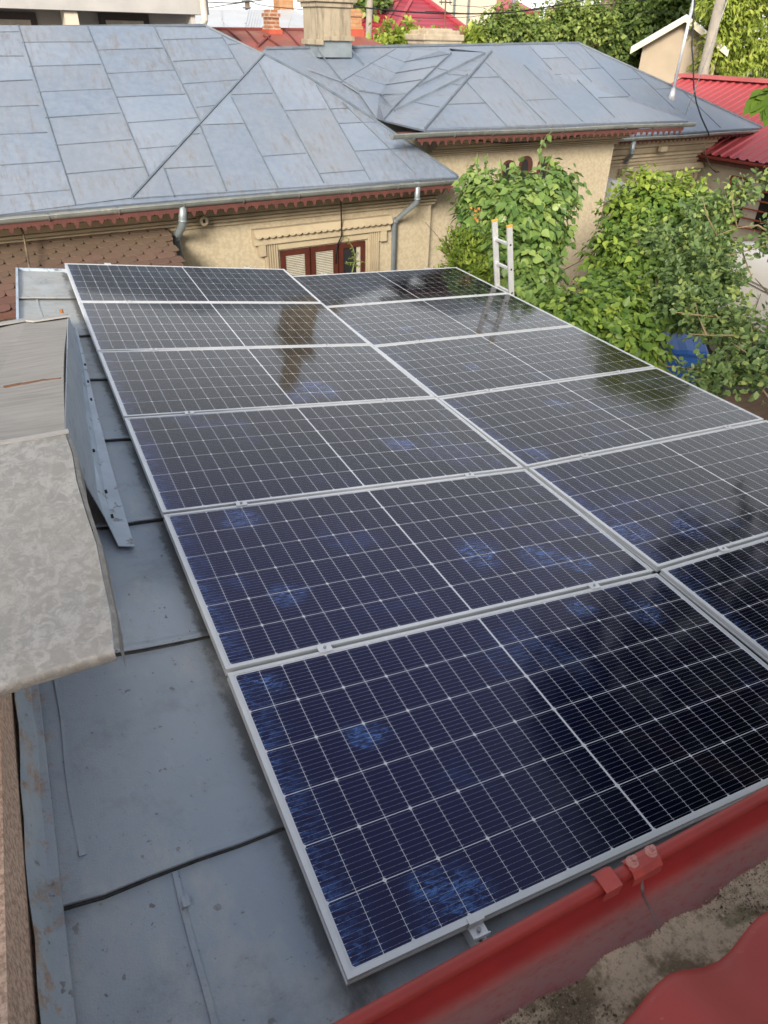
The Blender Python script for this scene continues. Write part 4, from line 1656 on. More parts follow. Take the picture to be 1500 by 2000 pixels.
m_.hbox(um - hw + .02, um + hw + .03, vm - .29, vm + .36, zpx(112), zpx(80.5))
m_.build('flashing', M['pipe'], ch)

# ------------------------------------------------------------------ shingled lean-to between shed and house
lt = thing('shingled_lean_to', 'small lean-to with scalloped brown bitumen shingles below the house cornice', 'lean-to', H(0, 8.5, GZ))
za, zb_ = atV(328, 441, 9.40)[2], None
TOPV, TOPZ = 9.40, za
LOWV = 7.75
LOWZ = at(20, 606, HY, LOWV)[2]
SLL = (TOPZ - LOWZ) / (TOPV - LOWV)
NL = HY * SLL - ZH
NLU = -NL / np.linalg.norm(NL)
DL = SLL * TOPV - TOPZ
uTR = at(330, 444, NL, DL) @ HX
uBR = at(364, 528, NL, DL) @ HX
m_ = MB()
m_.slab([H(-5, TOPV, TOPZ - .03), H(uTR, TOPV, TOPZ - .03), H(uBR, LOWV + .6, LOWZ + SLL * .6 - .03), H(uBR, LOWV, LOWZ - .03), H(-5, LOWV, LOWZ - .03)], .06, NLU)
base = m_.build('deck', M['shingle'], lt)
m_ = MB()
SD = (HY * 1 + ZH * SLL)
SD = SD / np.linalg.norm(SD)
slen = (TOPV - LOWV) * math.sqrt(1 + SLL ** 2)
rowh, tw = .155, .245
nrow = int(slen / rowh) + 1
O = H(0, LOWV, LOWZ)
for r_ in range(nrow):
    off = (r_ % 2) * tw / 2
    s0 = r_ * rowh
    u = -4.8 + off
    while u < 2.8:
        uc = u + tw / 2
        lim = uBR + (uTR - uBR) * min(1, s0 / slen)
        if uc + tw * .4 < lim + .1:
            pr = [(-tw * .49, rowh * 1.25), (tw * .49, rowh * 1.25), (tw * .485, rowh * .5), (tw * .42, rowh * .18), (tw * .22, 0.01), (-tw * .22, 0.01), (-tw * .42, rowh * .18), (-tw * .485, rowh * .5)]
            vs = []
            for (x_, y_) in pr:
                ux = min(uc + x_, lim)
                lift = .012 if y_ < rowh else .002
                vs.append(O + HX * ux + SD * (s0 + y_) + NLU * (lift - .018 + RNG.uniform(0, .002)))
            k = len(vs)
            vv = vs + [p_ - NLU * .007 for p_ in vs]
            m_.add(vv, [tuple(range(k)), tuple(range(2 * k - 1, k - 1, -1))] + [(j, j + k, (j + 1) % k + k, (j + 1) % k) for j in range(k)])
        u += tw
m_.build('shingles', M['shingle'], lt)
m_ = MB()
m_.hbox(-4.8, uBR - .1, LOWV + .2, TOPV + .04, GZ, LOWZ - .12)
m_.build('wall', M['stucco_plain'], lt)

# hanging cables on the house front
m_ = MB()
m_.tube([atV(37, 436, 9.1), atV(45, 455, 9.15), atV(52, 490, 8.75), atV(57, 522, 8.4), H(*(list((lambda p: (p @ HX, p @ HY))(atV(57, 522, 8.4)))), -1.2)], .014, 8)
tag(m_.build('cable', M['cable_tan'], smooth=True), 'old frayed brown cable hanging over the brown shingles', 'cable')
m_ = MB()
m_.tube([atV(664, 374, 9.12), atV(666, 400, 9.2), atV(667, 432, 9.25), atV(667, 462, 9.30), atV(660, 476, 9.38), atV(657, 486, 9.39), atV(656, 515, 9.40)], .011, 8)
tag(m_.build('cable', M['cable'], smooth=True), 'black cable running down the wall over the red window hood', 'cable')
m_ = MB()
m_.tube([atV(905, 272, 9.3), atV(990, 280, 9.3), atV(1060, 276, 9.3), atV(1150, 262, 9.3), atV(1215, 252, 9.3)], .010, 8)
tag(m_.build('cable', M['cable'], smooth=True), 'black cable sagging along the beige cornice above the vine', 'cable')

# ------------------------------------------------------------------ ladder
ld = thing('ladder', 'aluminium ladder with orange end caps leaning on the far right roof edge', 'ladder', (4.7, 6.2, GZ))
LA, LB = atX(966, 432, 4.62), atX(995, 442, 4.62)       # rail tops
lean = np.array([.17, -.02, -1.0])
lean /= np.linalg.norm(lean)
wd_ = (LB - LA)
wd_[2] = 0
wd_ = wd_ / np.linalg.norm(wd_)
sep_ = np.linalg.norm((LB - LA)[:2])
LB = LA + wd_ * sep_
fwd = np.cross(lean, wd_)
Ltot = (LA[2] - GZ) / -lean[2]
for P0 in (LA, LB):
    m_ = MB()
    c = P0 + lean * Ltot / 2
    m_.box(c, (Ltot, .026, .068), lean, wd_, fwd)
    rl_ = m_.build('rail', M['alu_plate'], ld, bevel=.003)
    m_ = MB()
    m_.box(P0 - lean * .008, (.024, .032, .074), lean, wd_, fwd)
    m_.build('end_cap', M['ochre_plastic'], rl_, bevel=.004)
    if P0 is LB:
        for k in range(11):
            m_ = MB()
            o = P0 + lean * (.20 + .28 * k) + wd_ * .0125
            m_.tube([o, o + wd_ * .0012], .013, 12)
            m_.build('rung_end', M['dark'], rl_)
for k in range(11):
    o = LA + lean * (.20 + .28 * k)
    m_ = MB()
    m_.box(o + wd_ * sep_ / 2, (sep_ - .026, .03, .03), wd_, lean, fwd)
    m_.build('rung', M['alu_plate'], ld, bevel=.004)

# ------------------------------------------------------------------ blue wheelie bin
bz = GZ
bc = np.array([8.62, 6.62, bz])
ba = R(-35)
BX, BY = np.array([math.cos(ba), math.sin(ba), 0]), np.array([-math.sin(ba), math.cos(ba), 0])
bn = thing('wheelie_bin', 'blue plastic wheelie bin with ribbed lid under the bushes', 'bin', bc)


def bq(x, y, z): return bc + BX * x + BY * y + ZH * z


m_ = MB()
m_.hexa([bq(-.22, -.26, .06), bq(.22, -.26, .06), bq(.22, .26, .06), bq(-.22, .26, .06), bq(-.28, -.34, .98), bq(.28, -.34, .98), bq(.28, .34, .98), bq(-.28, .34, .98)])
m_.build('body', M['blue_plastic'], bn, bevel=.02)
m_ = MB()
m_.hexa([bq(-.31, -.37, .94), bq(.31, -.37, .94), bq(.31, .37, .94), bq(-.31, .37, .94), bq(-.31, -.37, .985), bq(.31, -.37, .985), bq(.31, .37, .985), bq(-.31, .37, .985)])
m_.build('rim', M['blue_plastic'], bn, bevel=.012)
m_ = MB()
P_ = []
for y, z in ((-.40, .99), (-.34, 1.035), (0, 1.09), (.30, 1.075), (.39, 1.03), (.40, .99)):
    P_.append([bq(x, y, z - (.03 if abs(x) > .29 else 0) - (.012 if abs(abs(x) - .12) < .01 else 0)) for x in (-.32, -.28, -.12, 0, .12, .28, .32)])
m_.grid(P_)
lid_ = m_.build('lid', M['blue_plastic'], bn, fix=False, smooth=False)
md = lid_.modifiers.new('thick', 'SOLIDIFY'); md.thickness = .015
m_ = MB()
m_.tube([bq(-.24, .42, 1.0), bq(.24, .42, 1.0)], .016, 8)
m_.build('handle', M['blue_plastic'], bn)
for s in (-1, 1):
    m_ = MB()
    m_.tube([bq(s * .27, .3, .1), bq(s * .32, .3, .1)], .1, 16)
    m_.build('wheel', M['rubber'], bn)

# ------------------------------------------------------------------ white van behind the foliage
vo = np.array([11.15, 8.5, GZ])                  # rear corner on the camera side
vd = np.array([-.30, -.954, 0])                  # towards its front
vs_ = np.array([.954, -.30, 0])                  # away from the camera
van = thing('van', 'cream white van parked in the yard, mostly hidden behind the fruit tree', 'van', vo)


def vq(a, b, z): return vo + vd * a + vs_ * b + ZH * z


m_ = MB()
sec = [(.04, .42), (.0, .62), (-.02, .95), (.02, 1.25), (.10, 1.62), (.20, 1.84), (.42, 1.95), (1.5, 1.95), (1.72, 1.84), (1.82, 1.62), (1.90, 1.25), (1.94, .95), (1.92, .62), (1.88, .42)]
st = [(0.0, .95, 0), (.10, .99, .0), (.5, 1, 0), (2.6, 1, 0), (3.2, .98, 0), (3.75, .80, 0), (4.3, .62, 0), (4.75, .55, 0), (4.85, .5, 0)]
rows = []
for a, f, _ in st:
    row = []
    for b, z in sec:
        zz = .42 + (z - .42) * (f if z > .95 else 1) if f > .9 else (z if z <= .95 else .95 + (z - .95) * (f - .45) * 1.9)
        bb = b if f > .9 else .97 + (b - .97) * (.94 if z > .9 else .99)
        row.append(vq(a, bb, zz))
    rows.append(row)
m_.grid(rows)
m_.add(rows[0], [tuple(range(len(sec)))])
m_.add(rows[-1], [tuple(range(len(sec)))])
body_ = m_.build('body', M['van_white'], van, smooth=True)
md = body_.modifiers.new('es', 'EDGE_SPLIT'); md.split_angle = R(40)
m_ = MB()
for z in (1.52, 1.47):
    m_.bar(vq(.12, .07 + (1.55 - z) * -.18, z), vq(3.1, .07 + (1.55 - z) * -.18, z), .008, .012, -vs_)
m_.bar(vq(1.5, -.012, .5), vq(1.5, .02, 1.42), .012, .006, -vs_)
m_.bar(vq(2.5, -.012, .5), vq(2.5, .02, 1.42), .012, .006, -vs_)
m_.build('side_moulding', M['van_trim'], van)
m_ = MB()
m_.hexa([vq(-.12, -.05, .28), vq(.22, -.06, .28), vq(.22, 1.98, .28), vq(-.12, 1.96, .28), vq(-.10, -.04, .62), vq(.34, -.055, .62), vq(.34, 1.97, .62), vq(-.10, 1.95, .62)])
m_.build('bumper', M['van_trim'], van, bevel=.05)
for a in (.78, 3.75):
    m_ = MB()
    m_.tube([vq(a, -.028, .36), vq(a, .1, .36)], .42, 28)
    m_.build('wheel_arch', M['dark'], van)
    m_ = MB()
    m_.tube([vq(a, -.06, .33), vq(a, .18, .33)], [.325, .33], 28)
    wh_ = m_.build('wheel', M['rubber'], van)
    m_ = MB()
    m_.tube([vq(a, -.068, .33), vq(a, -.05, .33)], [.19, .21], 20)
    m_.build('hub_cap', M['steel'], wh_)
m_ = MB()
m_.hexa([vq(3.0, .015, 1.0), vq(3.9, -.0, .98), vq(3.9, .03, 1.0), vq(3.0, .05, 1.0), vq(3.05, .10, 1.5), vq(3.45, .12, 1.42), vq(3.45, .15, 1.42), vq(3.05, .14, 1.5)])
m_.build('side_window', M['glass'], van)
# dark rubber mats / trough by the wheel
m_ = MB()
tz = atZ(1430, 760, GZ + .12)
m_.box(tz + np.array([.3, .15, -.03]), (1.0, .5, .14), (.9, -.3, 0), (.3, .9, 0), ZH)
tr = tag(m_.build('rubber_trough', M['rubber'], bevel=.03), 'low black trough on the brown paving below the fruit tree', 'trough')

# ------------------------------------------------------------------ red ribbed roof neighbour on the right
nb_ = thing('ribbed_roof_house', 'low cream house with ribbed red metal roof and barred window on the right', 'house', H(18, 10, GZ))
UW = 17.0
e0 = atU(1380, 303, UW - .35)
e1 = atU(1500, 324, UW - .35)
ez_ = e0[2]
rg0, rg1 = atU(1333, 149, 20.6), atU(1500, 163, 20.6)
rgz = (rg0[2] + rg1[2]) / 2
vA, vB = rg0 @ HY, 1.0
m_ = MB()
pitch = .26
n = int((vA - vB) / pitch)
rowA, rowB = [], []
for i in range(n):
    v = vA - i * pitch
    for dv, dz in ((0, 0), (.09, 0), (.115, .035), (.175, .035), (.20, 0)):
        rowA.append(H(UW - .38, v - dv, ez_ + .02 + dz))
        rowB.append(H(20.6, v - dv, rgz + dz))
m_.grid([rowA, rowB])
rr_ = m_.build('roof', pm('ribbed_red_sheet', (.42, .075, .085), (.36, .062, .07), .6, .38, c3=(.20, .05, .04), s3=.5, t3=(.6, .75)), nb_, fix=False)
m_ = MB()
m_.slab([H(20.6, vA, rgz), H(20.6, vB, rgz), H(24.2, vB, ez_), H(24.2, vA, ez_)], .06, ZH)
m_.build('roof', M['wine_roof'], nb_)
m_ = MB()
m_.bar(H(20.6, vA + .1, rgz + .0), H(20.6, vB, rgz + .0), .5, .09, ZH)
m_.build('ridge_cap', pm('pinkish_ridge', (.46, .13, .13), (.40, .10, .10), 2, .5), rr_)
m_ = MB()
m_.hexa([H(UW, vB, GZ), H(24, vB, GZ), H(24, vA - .4, GZ), H(UW, vA - .4, GZ), H(UW, vB, ez_ - .02), H(24, vB, ez_ - .02), H(24, vA - .4, ez_ - .02), H(UW, vA - .4, ez_ - .02)])
m_.add([H(UW, vA - .4, ez_), H(24, vA - .4, ez_), H(20.6, vA - .4, rgz - .08)], [(0, 1, 2)])
m_.build('wall', M['stucco_plain'], nb_)
m_ = MB()
inn = [(.06 * math.cos(math.pi * k / 10), -.06 * math.sin(math.pi * k / 10)) for k in range(11)]
out = [(.066 * math.cos(math.pi * k / 10), -.066 * math.sin(math.pi * k / 10)) for k in range(10, -1, -1)]
m_.prism(inn + out, [(H(UW - .40, v, ez_), -HX, ZH) for v in (vA, 10.4, vB)])
m_.build('gutter', pm('dull_red_gutter', (.27, .04, .035), (.20, .035, .03), 4, .45), nb_)
m_ = MB()
m_.hexa([H(UW - .34, vB, ez_ - .16), H(UW - .3, vB, ez_ - .16), H(UW - .3, vA, ez_ - .16), H(UW - .34, vA, ez_ - .16), H(UW - .34, vB, ez_), H(UW - .3, vB, ez_), H(UW - .3, vA, ez_), H(UW - .34, vA, ez_)])
m_.hexa([H(UW - .3, vB, ez_ - .10), H(UW + .0, vB, ez_ - .10), H(UW + .0, vA, ez_ - .10), H(UW - .3, vA, ez_ - .10), H(UW - .3, vB, ez_ - .07), H(UW + .0, vB, ez_ - .07), H(UW + .0, vA, ez_ - .07), H(UW - .3, vA, ez_ - .07)])
m_.build('fascia', M['wood_trim'], nb_)
wt = atU(1434, 343, UW)
wvt, wzt = wt @ HY, wt[2]
wzb = atU(1424, 436, UW)[2]
m_ = MB()
m_.hexa([H(UW - .012, wvt - 1.9, wzb), H(UW - .002, wvt - 1.9, wzb), H(UW - .002, wvt, wzb), H(UW - .012, wvt, wzb), H(UW - .012, wvt - 1.9, wzt), H(UW - .002, wvt - 1.9, wzt), H(UW - .002, wvt, wzt), H(UW - .012, wvt, wzt)])
wn_ = m_.build('window', M['dark'], nb_)
m_ = MB()
m_.hexa([H(UW - .03, wvt - .32, wzb), H(UW - .014, wvt - .32, wzb), H(UW - .014, wvt - .05, wzb), H(UW - .03, wvt - .05, wzb), H(UW - .03, wvt - .32, wzt - .05), H(UW - .014, wvt - .32, wzt - .05), H(UW - .014, wvt - .05, wzt - .05), H(UW - .03, wvt - .05, wzt - .05)])
m_.hexa([H(UW - .03, wvt - .9, wzb), H(UW - .014, wvt - .9, wzb), H(UW - .014, wvt - .5, wzb), H(UW - .03, wvt - .5, wzb), H(UW - .03, wvt - .9, wzt - .05), H(UW - .014, wvt - .9, wzt - .05), H(UW - .014, wvt - .5, wzt - .05), H(UW - .03, wvt - .5, wzt - .05)])
m_.build('curtain', M['beige_frame'], wn_)
m_ = MB()
for z in np.linspace(wzb, wzt, 6):
    m_.bar(H(UW - .07, wvt, z), H(UW - .07, wvt - 1.9, z), .03, .045, -HX)
m_.bar(H(UW - .07, wvt, wzb), H(UW - .07, wvt, wzt), .05, .045, -HX)
m_.bar(H(UW - .07, wvt - 1.9, wzb), H(UW - .07, wvt - 1.9, wzt), .05, .045, -HX)
m_.build('window_bars', pm('orange_red_bars', (.30, .075, .035), (.24, .06, .03), 8, .6), nb_)

# ------------------------------------------------------------------ roofs, poles and buildings beyond
g = thing('gable_outbuilding', 'plain beige gable-ended building with grey sheet roof behind the mast', 'building', H(24, 25, GZ))
ga = R(44)
GXv = np.array([math.cos(ga), -math.sin(ga), 0])
GYv = np.array([math.sin(ga), math.cos(ga), 0])
GD = 34.0


def G(a, d, z): return GXv * a + GYv * d + ZH * z


def atG(x, y, d): return at(x, y, GYv, d)


pe, pk = atG(1232, 96, GD), atG(1340, 34, GD)
ue, uk = pe @ GXv, pk @ GXv
slp = (pk[2] - pe[2]) / (uk - ue)
u0_, u1_ = atG(1254, 100, GD + .5) @ GXv, atG(1374, 120, GD + .5) @ GXv
u1_ = max(u1_, uk + 1.5)


def rz(u): return pk[2] - .14 - abs(u - uk) * slp


m_ = MB()
pr = [(u0_, GZ), (u1_, GZ), (u1_, rz(u1_)), (uk, rz(uk)), (u0_, rz(u0_))]
m_.add([G(u, GD + .5, z) for u, z in pr] + [G(u, GD + 8, z) for u, z in pr], [tuple(range(5)), tuple(range(9, 4, -1))] + [(j, j + 5, (j + 1) % 5 + 5, (j + 1) % 5) for j in range(5)])
m_.build('wall', pm('beige_render', (.37, .305, .23), (.32, .265, .195), .8, .9), g)
for s_ in (-1, 1):
    um2 = uk + s_ * (uk - ue)
    zl = pe[2]
    m_ = MB()
    m_.slab([G(uk, GD, pk[2] + .10), G(um2, GD, zl + .08), G(um2, GD + 8.5, zl + .08), G(uk, GD + 8.5, pk[2] + .10)], .12, ZH)
    rr = m_.build('roof', M['grey_sheet'], g)
    m_ = MB()
    m_.slab([G(uk, GD - .03, pk[2] + .06), G(um2, GD - .03, zl + .04), G(um2, GD - .03, zl - .16), G(uk, GD - .03, pk[2] - .14)], .028, -GYv)
    m_.build('bargeboard', M['cream_wall'], rr)
m_ = MB()
a, c = atG(1322, 143, GD + .5), atG(1352, 152, GD + .5)
m_.hexa([G(a @ GXv, GD + .47, c[2]), G(c @ GXv, GD + .47, c[2]), G(c @ GXv, GD + .498, c[2]), G(a @ GXv, GD + .498, c[2]), G(a @ GXv, GD + .47, a[2]), G(c @ GXv, GD + .47, a[2]), G(c @ GXv, GD + .498, a[2]), G(a @ GXv, GD + .498, a[2])])
m_.build('window', M['beige_frame'], g)
m_ = MB()
pp = atG(1376, 130, GD + .35)
m_.tube([np.array([pp[0], pp[1], GZ]), pp + ZH * .4], .13, 12)
m_.build('downpipe', M['cream_wall'], g)

# white-grey building behind the left ridge
lb = thing('grey_white_building', 'grey-white building with deep fascia and dark framed windows behind the ridge', 'building', H(0, 21, GZ))
VL = 18.2
zf0 = atV(200, 22, VL)[2]
ur_ = atV(408, 22, VL) @ HX
m_ = MB()
m_.hbox(-9, ur_, VL, VL + 9, zf0, zf0 + .9)
m_.build('fascia', M['grey_fascia'], lb)
m_ = MB()
m_.hbox(-9, atV(375, 40, VL + 1.2) @ HX, VL + 1.2, VL + 8.5, GZ, zf0)
m_.build('wall', M['white_render'], lb)


def vwin(x0, x1, y0, y1, vw):
    m1 = MB()
    a, c = atV(x0, y0, vw), atV(x1, y1, vw)
    u0, u1, z1, z0 = a @ HX, c @ HX, a[2], c[2] - .8
    m1.hbox(u0, u1, vw - .06, vw - .002, z0, z1)
    f = m1.build('window', M['brown_frame'], lb)
    m1 = MB()
    t_ = .14
    m1.hbox(u0 + t_, u1 - t_, vw - .075, vw - .0605, z0, z1 - t_)
    m1.build('frame', M['beige_frame'], f)
    for (q0, q1) in ((.16, .47), (.55, .84)):
        m1 = MB()
        m1.hbox(u0 + (u1 - u0) * q0, u0 + (u1 - u0) * q1, vw - .082, vw - .0755, z0, z1 - t_ - .16)
        m1.build('pane', M['glass'], f)


vwin(-28, 73, 21, 47, VL + 1.2)
vwin(190, 291, 24, 49, VL + 1.2)
m_ = MB()
a = atV(125, 25, VL + .1) @ HX
c = atV(151, 25, VL + .1) @ HX
m_.hbox(a, c, VL + .1, VL + .5, GZ, zf0 - .002)
m_.build('pillar', M['cream_wall'], lb)
m_ = MB()
a = atV(372, 30, VL + .1) @ HX
c = atV(381, 30, VL + .1) @ HX
m_.hbox(a, c, VL + .1, VL + .5, GZ, zf0 - .002)
m_.build('pillar', M['white_render'], lb)
m_ = MB()
a = atV(397, 8, VL - .15)
c = atV(403, 60, VL - .15)
m_.tube([H(a @ HX, VL - .15, zf0 + .5), H(a @ HX, VL - .15, zf0 - .1), H(c @ HX - .1, VL - .05, zf0 - .3), H(c @ HX - .1, VL - .05, GZ)], .075, 10)
m_.build('downpipe', M['beige_frame'], lb)


def zV(x, y, V): return atV(x, y, V)


# pale grey metal roof
gr_ = thing('pale_roof_house', 'house with pale grey sheet metal hipped roof beside the brick chimney', 'house', H(9, 30, GZ))
VA, VBk = 25.0, 30.0
a0, a1 = zV(380, 19, VBk), zV(573, 19, VBk)
e0_, e1_ = zV(380, 64, VA), zV(640, 64, VA)
k0, k1 = zV(400, 64, VA), zV(660, 64, VA)
m_ = MB()
m_.slab([e0_, zV(558, 62, VA), a1, a0], .08, ZH)
m_.slab([zV(558, 62, VA), zV(650, 62, VA + 2), a1], .08, ZH)
rf_ = m_.build('roof', M['grey_sheet'], gr_)
m_ = MB()
NG = np.cross(e1_ - e0_, a0 - e0_)
NG /= np.linalg.norm(NG)
if NG[2] < 0: NG = -NG
for x in np.linspace(486, 512, 6):
    m_.bar(at(x, 20, NG, NG @ e0_), at(x - 9, 60, NG, NG @ e0_), .05, .04, NG)
for (x, y, x2, y2) in ((431, 22, 436, 60), (418, 28, 455, 60), (573, 20, 560, 60), (455, 23, 490, 60)):
    m_.bar(at(x, y, NG, NG @ e0_), at(x2, y2, NG, NG @ e0_), .05, .04, NG)
m_.build('seam', M['grey_sheet'], rf_)
m_ = MB()
m_.hexa([H(e0_ @ HX, VA + .4, GZ), H(e1_ @ HX, VA + .4, GZ), H(e1_ @ HX, VBk + 4, GZ), H(e0_ @ HX, VBk + 4, GZ), H(e0_ @ HX, VA + .4, e0_[2]), H(e1_ @ HX, VA + .4, e0_[2]), H(e1_ @ HX, VBk + 4, e0_[2]), H(e0_ @ HX, VBk + 4, e0_[2])])
m_.build('wall', M['cream_wall'], gr_)
m_ = MB()
a = zV(556, 18, 30.2)
um3 = a @ HX
m_.hbox(um3 - .29, um3 + .29, 30.0, 30.6, a[2] - .6, a[2] + .9)
m_.build('chimney', M['brick_orange'], rf_)

# rust red sheet roof with the brick chimney
rs = thing('rust_roof_house', 'house with rust-red standing seam roof and two brick chimneys', 'house', H(8, 21, GZ))
VS0, VS1 = 18.6, 21.5
s0, s1 = zV(415, 58, VS1), zV(640, 60, VS1)
t0, t1 = zV(415, 104, VS0), zV(640, 104, VS0)
NS = np.cross(t1 - t0, s0 - t0)
NS /= np.linalg.norm(NS)
if NS[2] < 0: NS = -NS
DS = NS @ t0
m_ = MB()
m_.slab([t0, t1, s1, s0], .06, NS)
q0, q1, q2, q3 = zV(655, 62, VS1), zV(690, 64, VS1), zV(775, 97, VS0 + .6), zV(655, 104, VS0)
m_.slab([q3, q2, q1, q0], .06, NS)
m_.slab([s0, s1, s1 + HY * 3 - ZH, s0 + HY * 3 - ZH], .06, ZH)
rf_ = m_.build('roof', M['rust_red_roof'], rs)
m_ = MB()
for (x, y, x2, y2) in ((445, 60, 470, 82), (480, 60, 507, 90), (558, 62, 588, 95), (592, 62, 612, 85), (515, 72, 553, 97)):
    m_.bar(at(x, y, NS, DS), at(x2, y2, NS, DS), .035, .05, NS)
m_.bar(at(503, 94, NS, DS), at(527, 72, NS, DS), .05, .05, NS)
m_.bar(s0, s1, .10, .06, ZH)
m_.build('seam', pm('dark_rust', (.17, .035, .03), None, 4, .7), rf_)
for (x0, x1, yt, yb, mt) in ((523, 548, 18, 58, 'brick'), (683, 708, 17, 57, 'brick_orange')):
    vch = 21.0
    a, c = zV(x0, yt, vch), zV(x1, yb, vch)
    u0, u1, z1, z0 = a @ HX, c @ HX, a[2], c[2]
    m_ = MB()
    m_.hbox(u0 + .03, u1 - .03, vch, vch + .42, z0, z1 - .08)
    m_.hbox(u0, u1, vch - .04, vch + .46, z1 - .18, z1 - .08)
    m_.hbox(u0 + .05, u1 - .05, vch + .02, vch + .40, z1 - .079, z1)
    m_.hbox(u0 - .0, u1 + .0, vch - .03, vch + .45, z0, z0 + .07)
    chm = m_.build('chimney', M[mt], rf_)
    m_ = MB()
    m_.hbox(u0 - .02, u1 + .04, vch - .05, vch + .47, z0 - .55, z0 - .001)
    m_.build('flashing', pm('orange_red_flashing', (.42, .085, .045), (.36, .07, .04), 4, .6), chm)
m_ = MB()
m_.hexa([H(t0 @ HX, VS0 + .3, GZ), H(11.5, VS0 + .3, GZ), H(11.5, VS1 + 2.5, GZ), H(t0 @ HX, VS1 + 2.5, GZ), H(t0 @ HX, VS0 + .3, t0[2] - .1), H(11.5, VS0 + .3, t0[2] - .1), H(11.5, VS1 + 2.5, t0[2] - .1), H(t0 @ HX, VS1 + 2.5, t0[2] - .1)])
m_.build('wall', M['white_render'], rs)

# stone chimney behind the second ridge, with its thin aerial
sc_ = thing('stone_chimney', 'broad layered mossy stone chimney just behind the ridge', 'chimney', H(12.6, 17, 0))
vch = 17.0
for (x0, x1, y0, y1, d) in ((830, 896, 84, 100, .0), (827, 900, 76, 83.5, .06), (824, 903, 66, 75.5, .10), (832, 897, 58, 65.5, .05), (845, 885, 55, 57.6, 0)):
    m_ = MB()
    a, c = zV(x0, y0, vch), zV(x1, y1, vch)
    m_.hbox(a @ HX, c @ HX, vch - d, vch + .7 + d, c[2] - .06, a[2])
    m_.build('course', M['stone'], sc_, bevel=.03)
an = thing('aerial', 'thin rusty aerial with crossbars above the stone chimney', 'aerial', zV(868, 58, 17.3))
m_ = MB()
m_.tube([zV(868, 58, 17.3), zV(871, -12, 17.3)], .018, 6)
m_.build('mast', pm('rusty_steel', (.20, .07, .05), None, 9, .8), an)
m_ = MB()
m_.tube([zV(858, 4, 17.3), zV(883, 5, 17.3)], .014, 6)
m_.tube([zV(862, 0, 17.1), zV(862, 9, 17.6)], .010, 6)
m_.tube([zV(879, 0, 17.1), zV(879, 9, 17.6)], .010, 6)
m_.build('crossbar', M['cable'], an)

# wine red hipped tile roof
wr = thing('wine_roof_house', 'pale house under a steep hipped wine-red tile roof', 'house', H(20, 36, GZ))
VH = 33.0
l, rgt, pk0, pk1 = zV(655, 74, VH), zV(932, 74, VH), zV(786, -6, VH + 4.2), zV(826, -4, VH + 4.2)
m_ = MB()
back = [l + HY * 8.4, rgt + HY * 8.4]
m_.slab([l, rgt, pk1, pk0], .1, ZH)
m_.slab([rgt, back[1], pk1], .1, ZH)
m_.slab([back[1], back[0], pk0, pk1], .1, ZH)
m_.slab([back[0], l, pk0], .1, ZH)
mtile, ntt, bt = newmat('wine_red_pan_tile')
t_ = NT(ntt)
Pt = t_.coord('World')
wv = t_.n('ShaderNodeTexWave', wave_type='BANDS', bands_direction='Z')
t_.link(Pt, wv.inputs['Vector'])
wv.inputs['Scale'].default_value = 1.75
wv.inputs['Distortion'].default_value = .4
ct = t_.mix(t_.step(t_.noise(Pt, .5, 4, .6), .35, .7), (.34, .030, .048), (.27, .026, .038))
ct = t_.mix(t_.math('MULTIPLY', t_.step(wv.outputs['Fac'], .75, .95), .5), ct, (.15, .016, .022))
t_.link(ct, bt.inputs['Base Color'])
bt.inputs['Roughness'].default_value = .42
t_.link(t_.bump(wv.outputs['Fac'], .5, .06), bt.inputs['Normal'])
rf_ = m_.build('roof', mtile, wr)
m_ = MB()
for a, c in ((l, pk0), (rgt, pk1), (pk0, pk1)):
    m_.bar(a, c, .22, .12, ZH)
NWN = np.cross(rgt - l, pk0 - l); NWN /= np.linalg.norm(NWN)
if NWN[2] < 0: NWN = -NWN
m_.bar(at(803, 2, NWN, NWN @ l), at(766, 70, NWN, NWN @ l), .16, .10, NWN)
m_.bar(at(778, 2, NWN, NWN @ l), at(752, 47, NWN, NWN @ l), .16, .08, NWN)
m_.build('ridge_tiles', pm('light_wine_tile', (.40, .06, .075), None, 3, .5), rf_)
m_ = MB()
lu, ru = l @ HX + .5, rgt @ HX - .5
m_.hbox(lu, ru, VH + .5, VH + 8, GZ, l[2] - .05)
m_.build('wall', M['white_render'], wr)

# tall cream house with the faded pink roof
ph = thing('cream_brick_house', 'tall cream brick house with faded pink hipped roof', 'house', H(26, 42, GZ))
VP = 40.0
mcb, ncb, bcb = newmat('cream_block_wall')
t_ = NT(ncb)
br = t_.n('ShaderNodeTexBrick')
sp_ = t_.n('ShaderNodeSeparateXYZ')
t_.link(t_.coord('World'), sp_.inputs[0])
cb_ = t_.n('ShaderNodeCombineXYZ')
t_.link(sp_.outputs[0], cb_.inputs[0])
t_.link(sp_.outputs[2], cb_.inputs[1])
t_.link(cb_.outputs[0], br.inputs['Vector'])
br.inputs['Color1'].default_value = (.62, .55, .43, 1)
br.inputs['Color2'].default_value = (.58, .51, .40, 1)
br.inputs['Mortar'].default_value = (.55, .48, .38, 1)
br.inputs['Scale'].default_value = 1.3
br.inputs['Mortar Size'].default_value = .012
t_.link(br.outputs['Color'], bcb.inputs['Base Color'])
bcb.inputs['Roughness'].default_value = .9
m_ = MB()
a, c = zV(838, -30, VP), zV(962, 90, VP)
m_.hbox(a @ HX, c @ HX, VP, VP + 8, GZ, a[2])
m_.build('wall', mcb, ph)
m_ = MB()
for x in (888, 916):
    p_ = zV(x, 10, VP - .08)
    m_.hbox(p_ @ HX - .07, p_ @ HX + .07, VP - .08, VP - .002, GZ, p_[2] + 1)
m_.build('downpipe', M['steel'], ph)
m_ = MB()
a, c = zV(962, 40, VP + 1), zV(1046, 36, VP + 1)
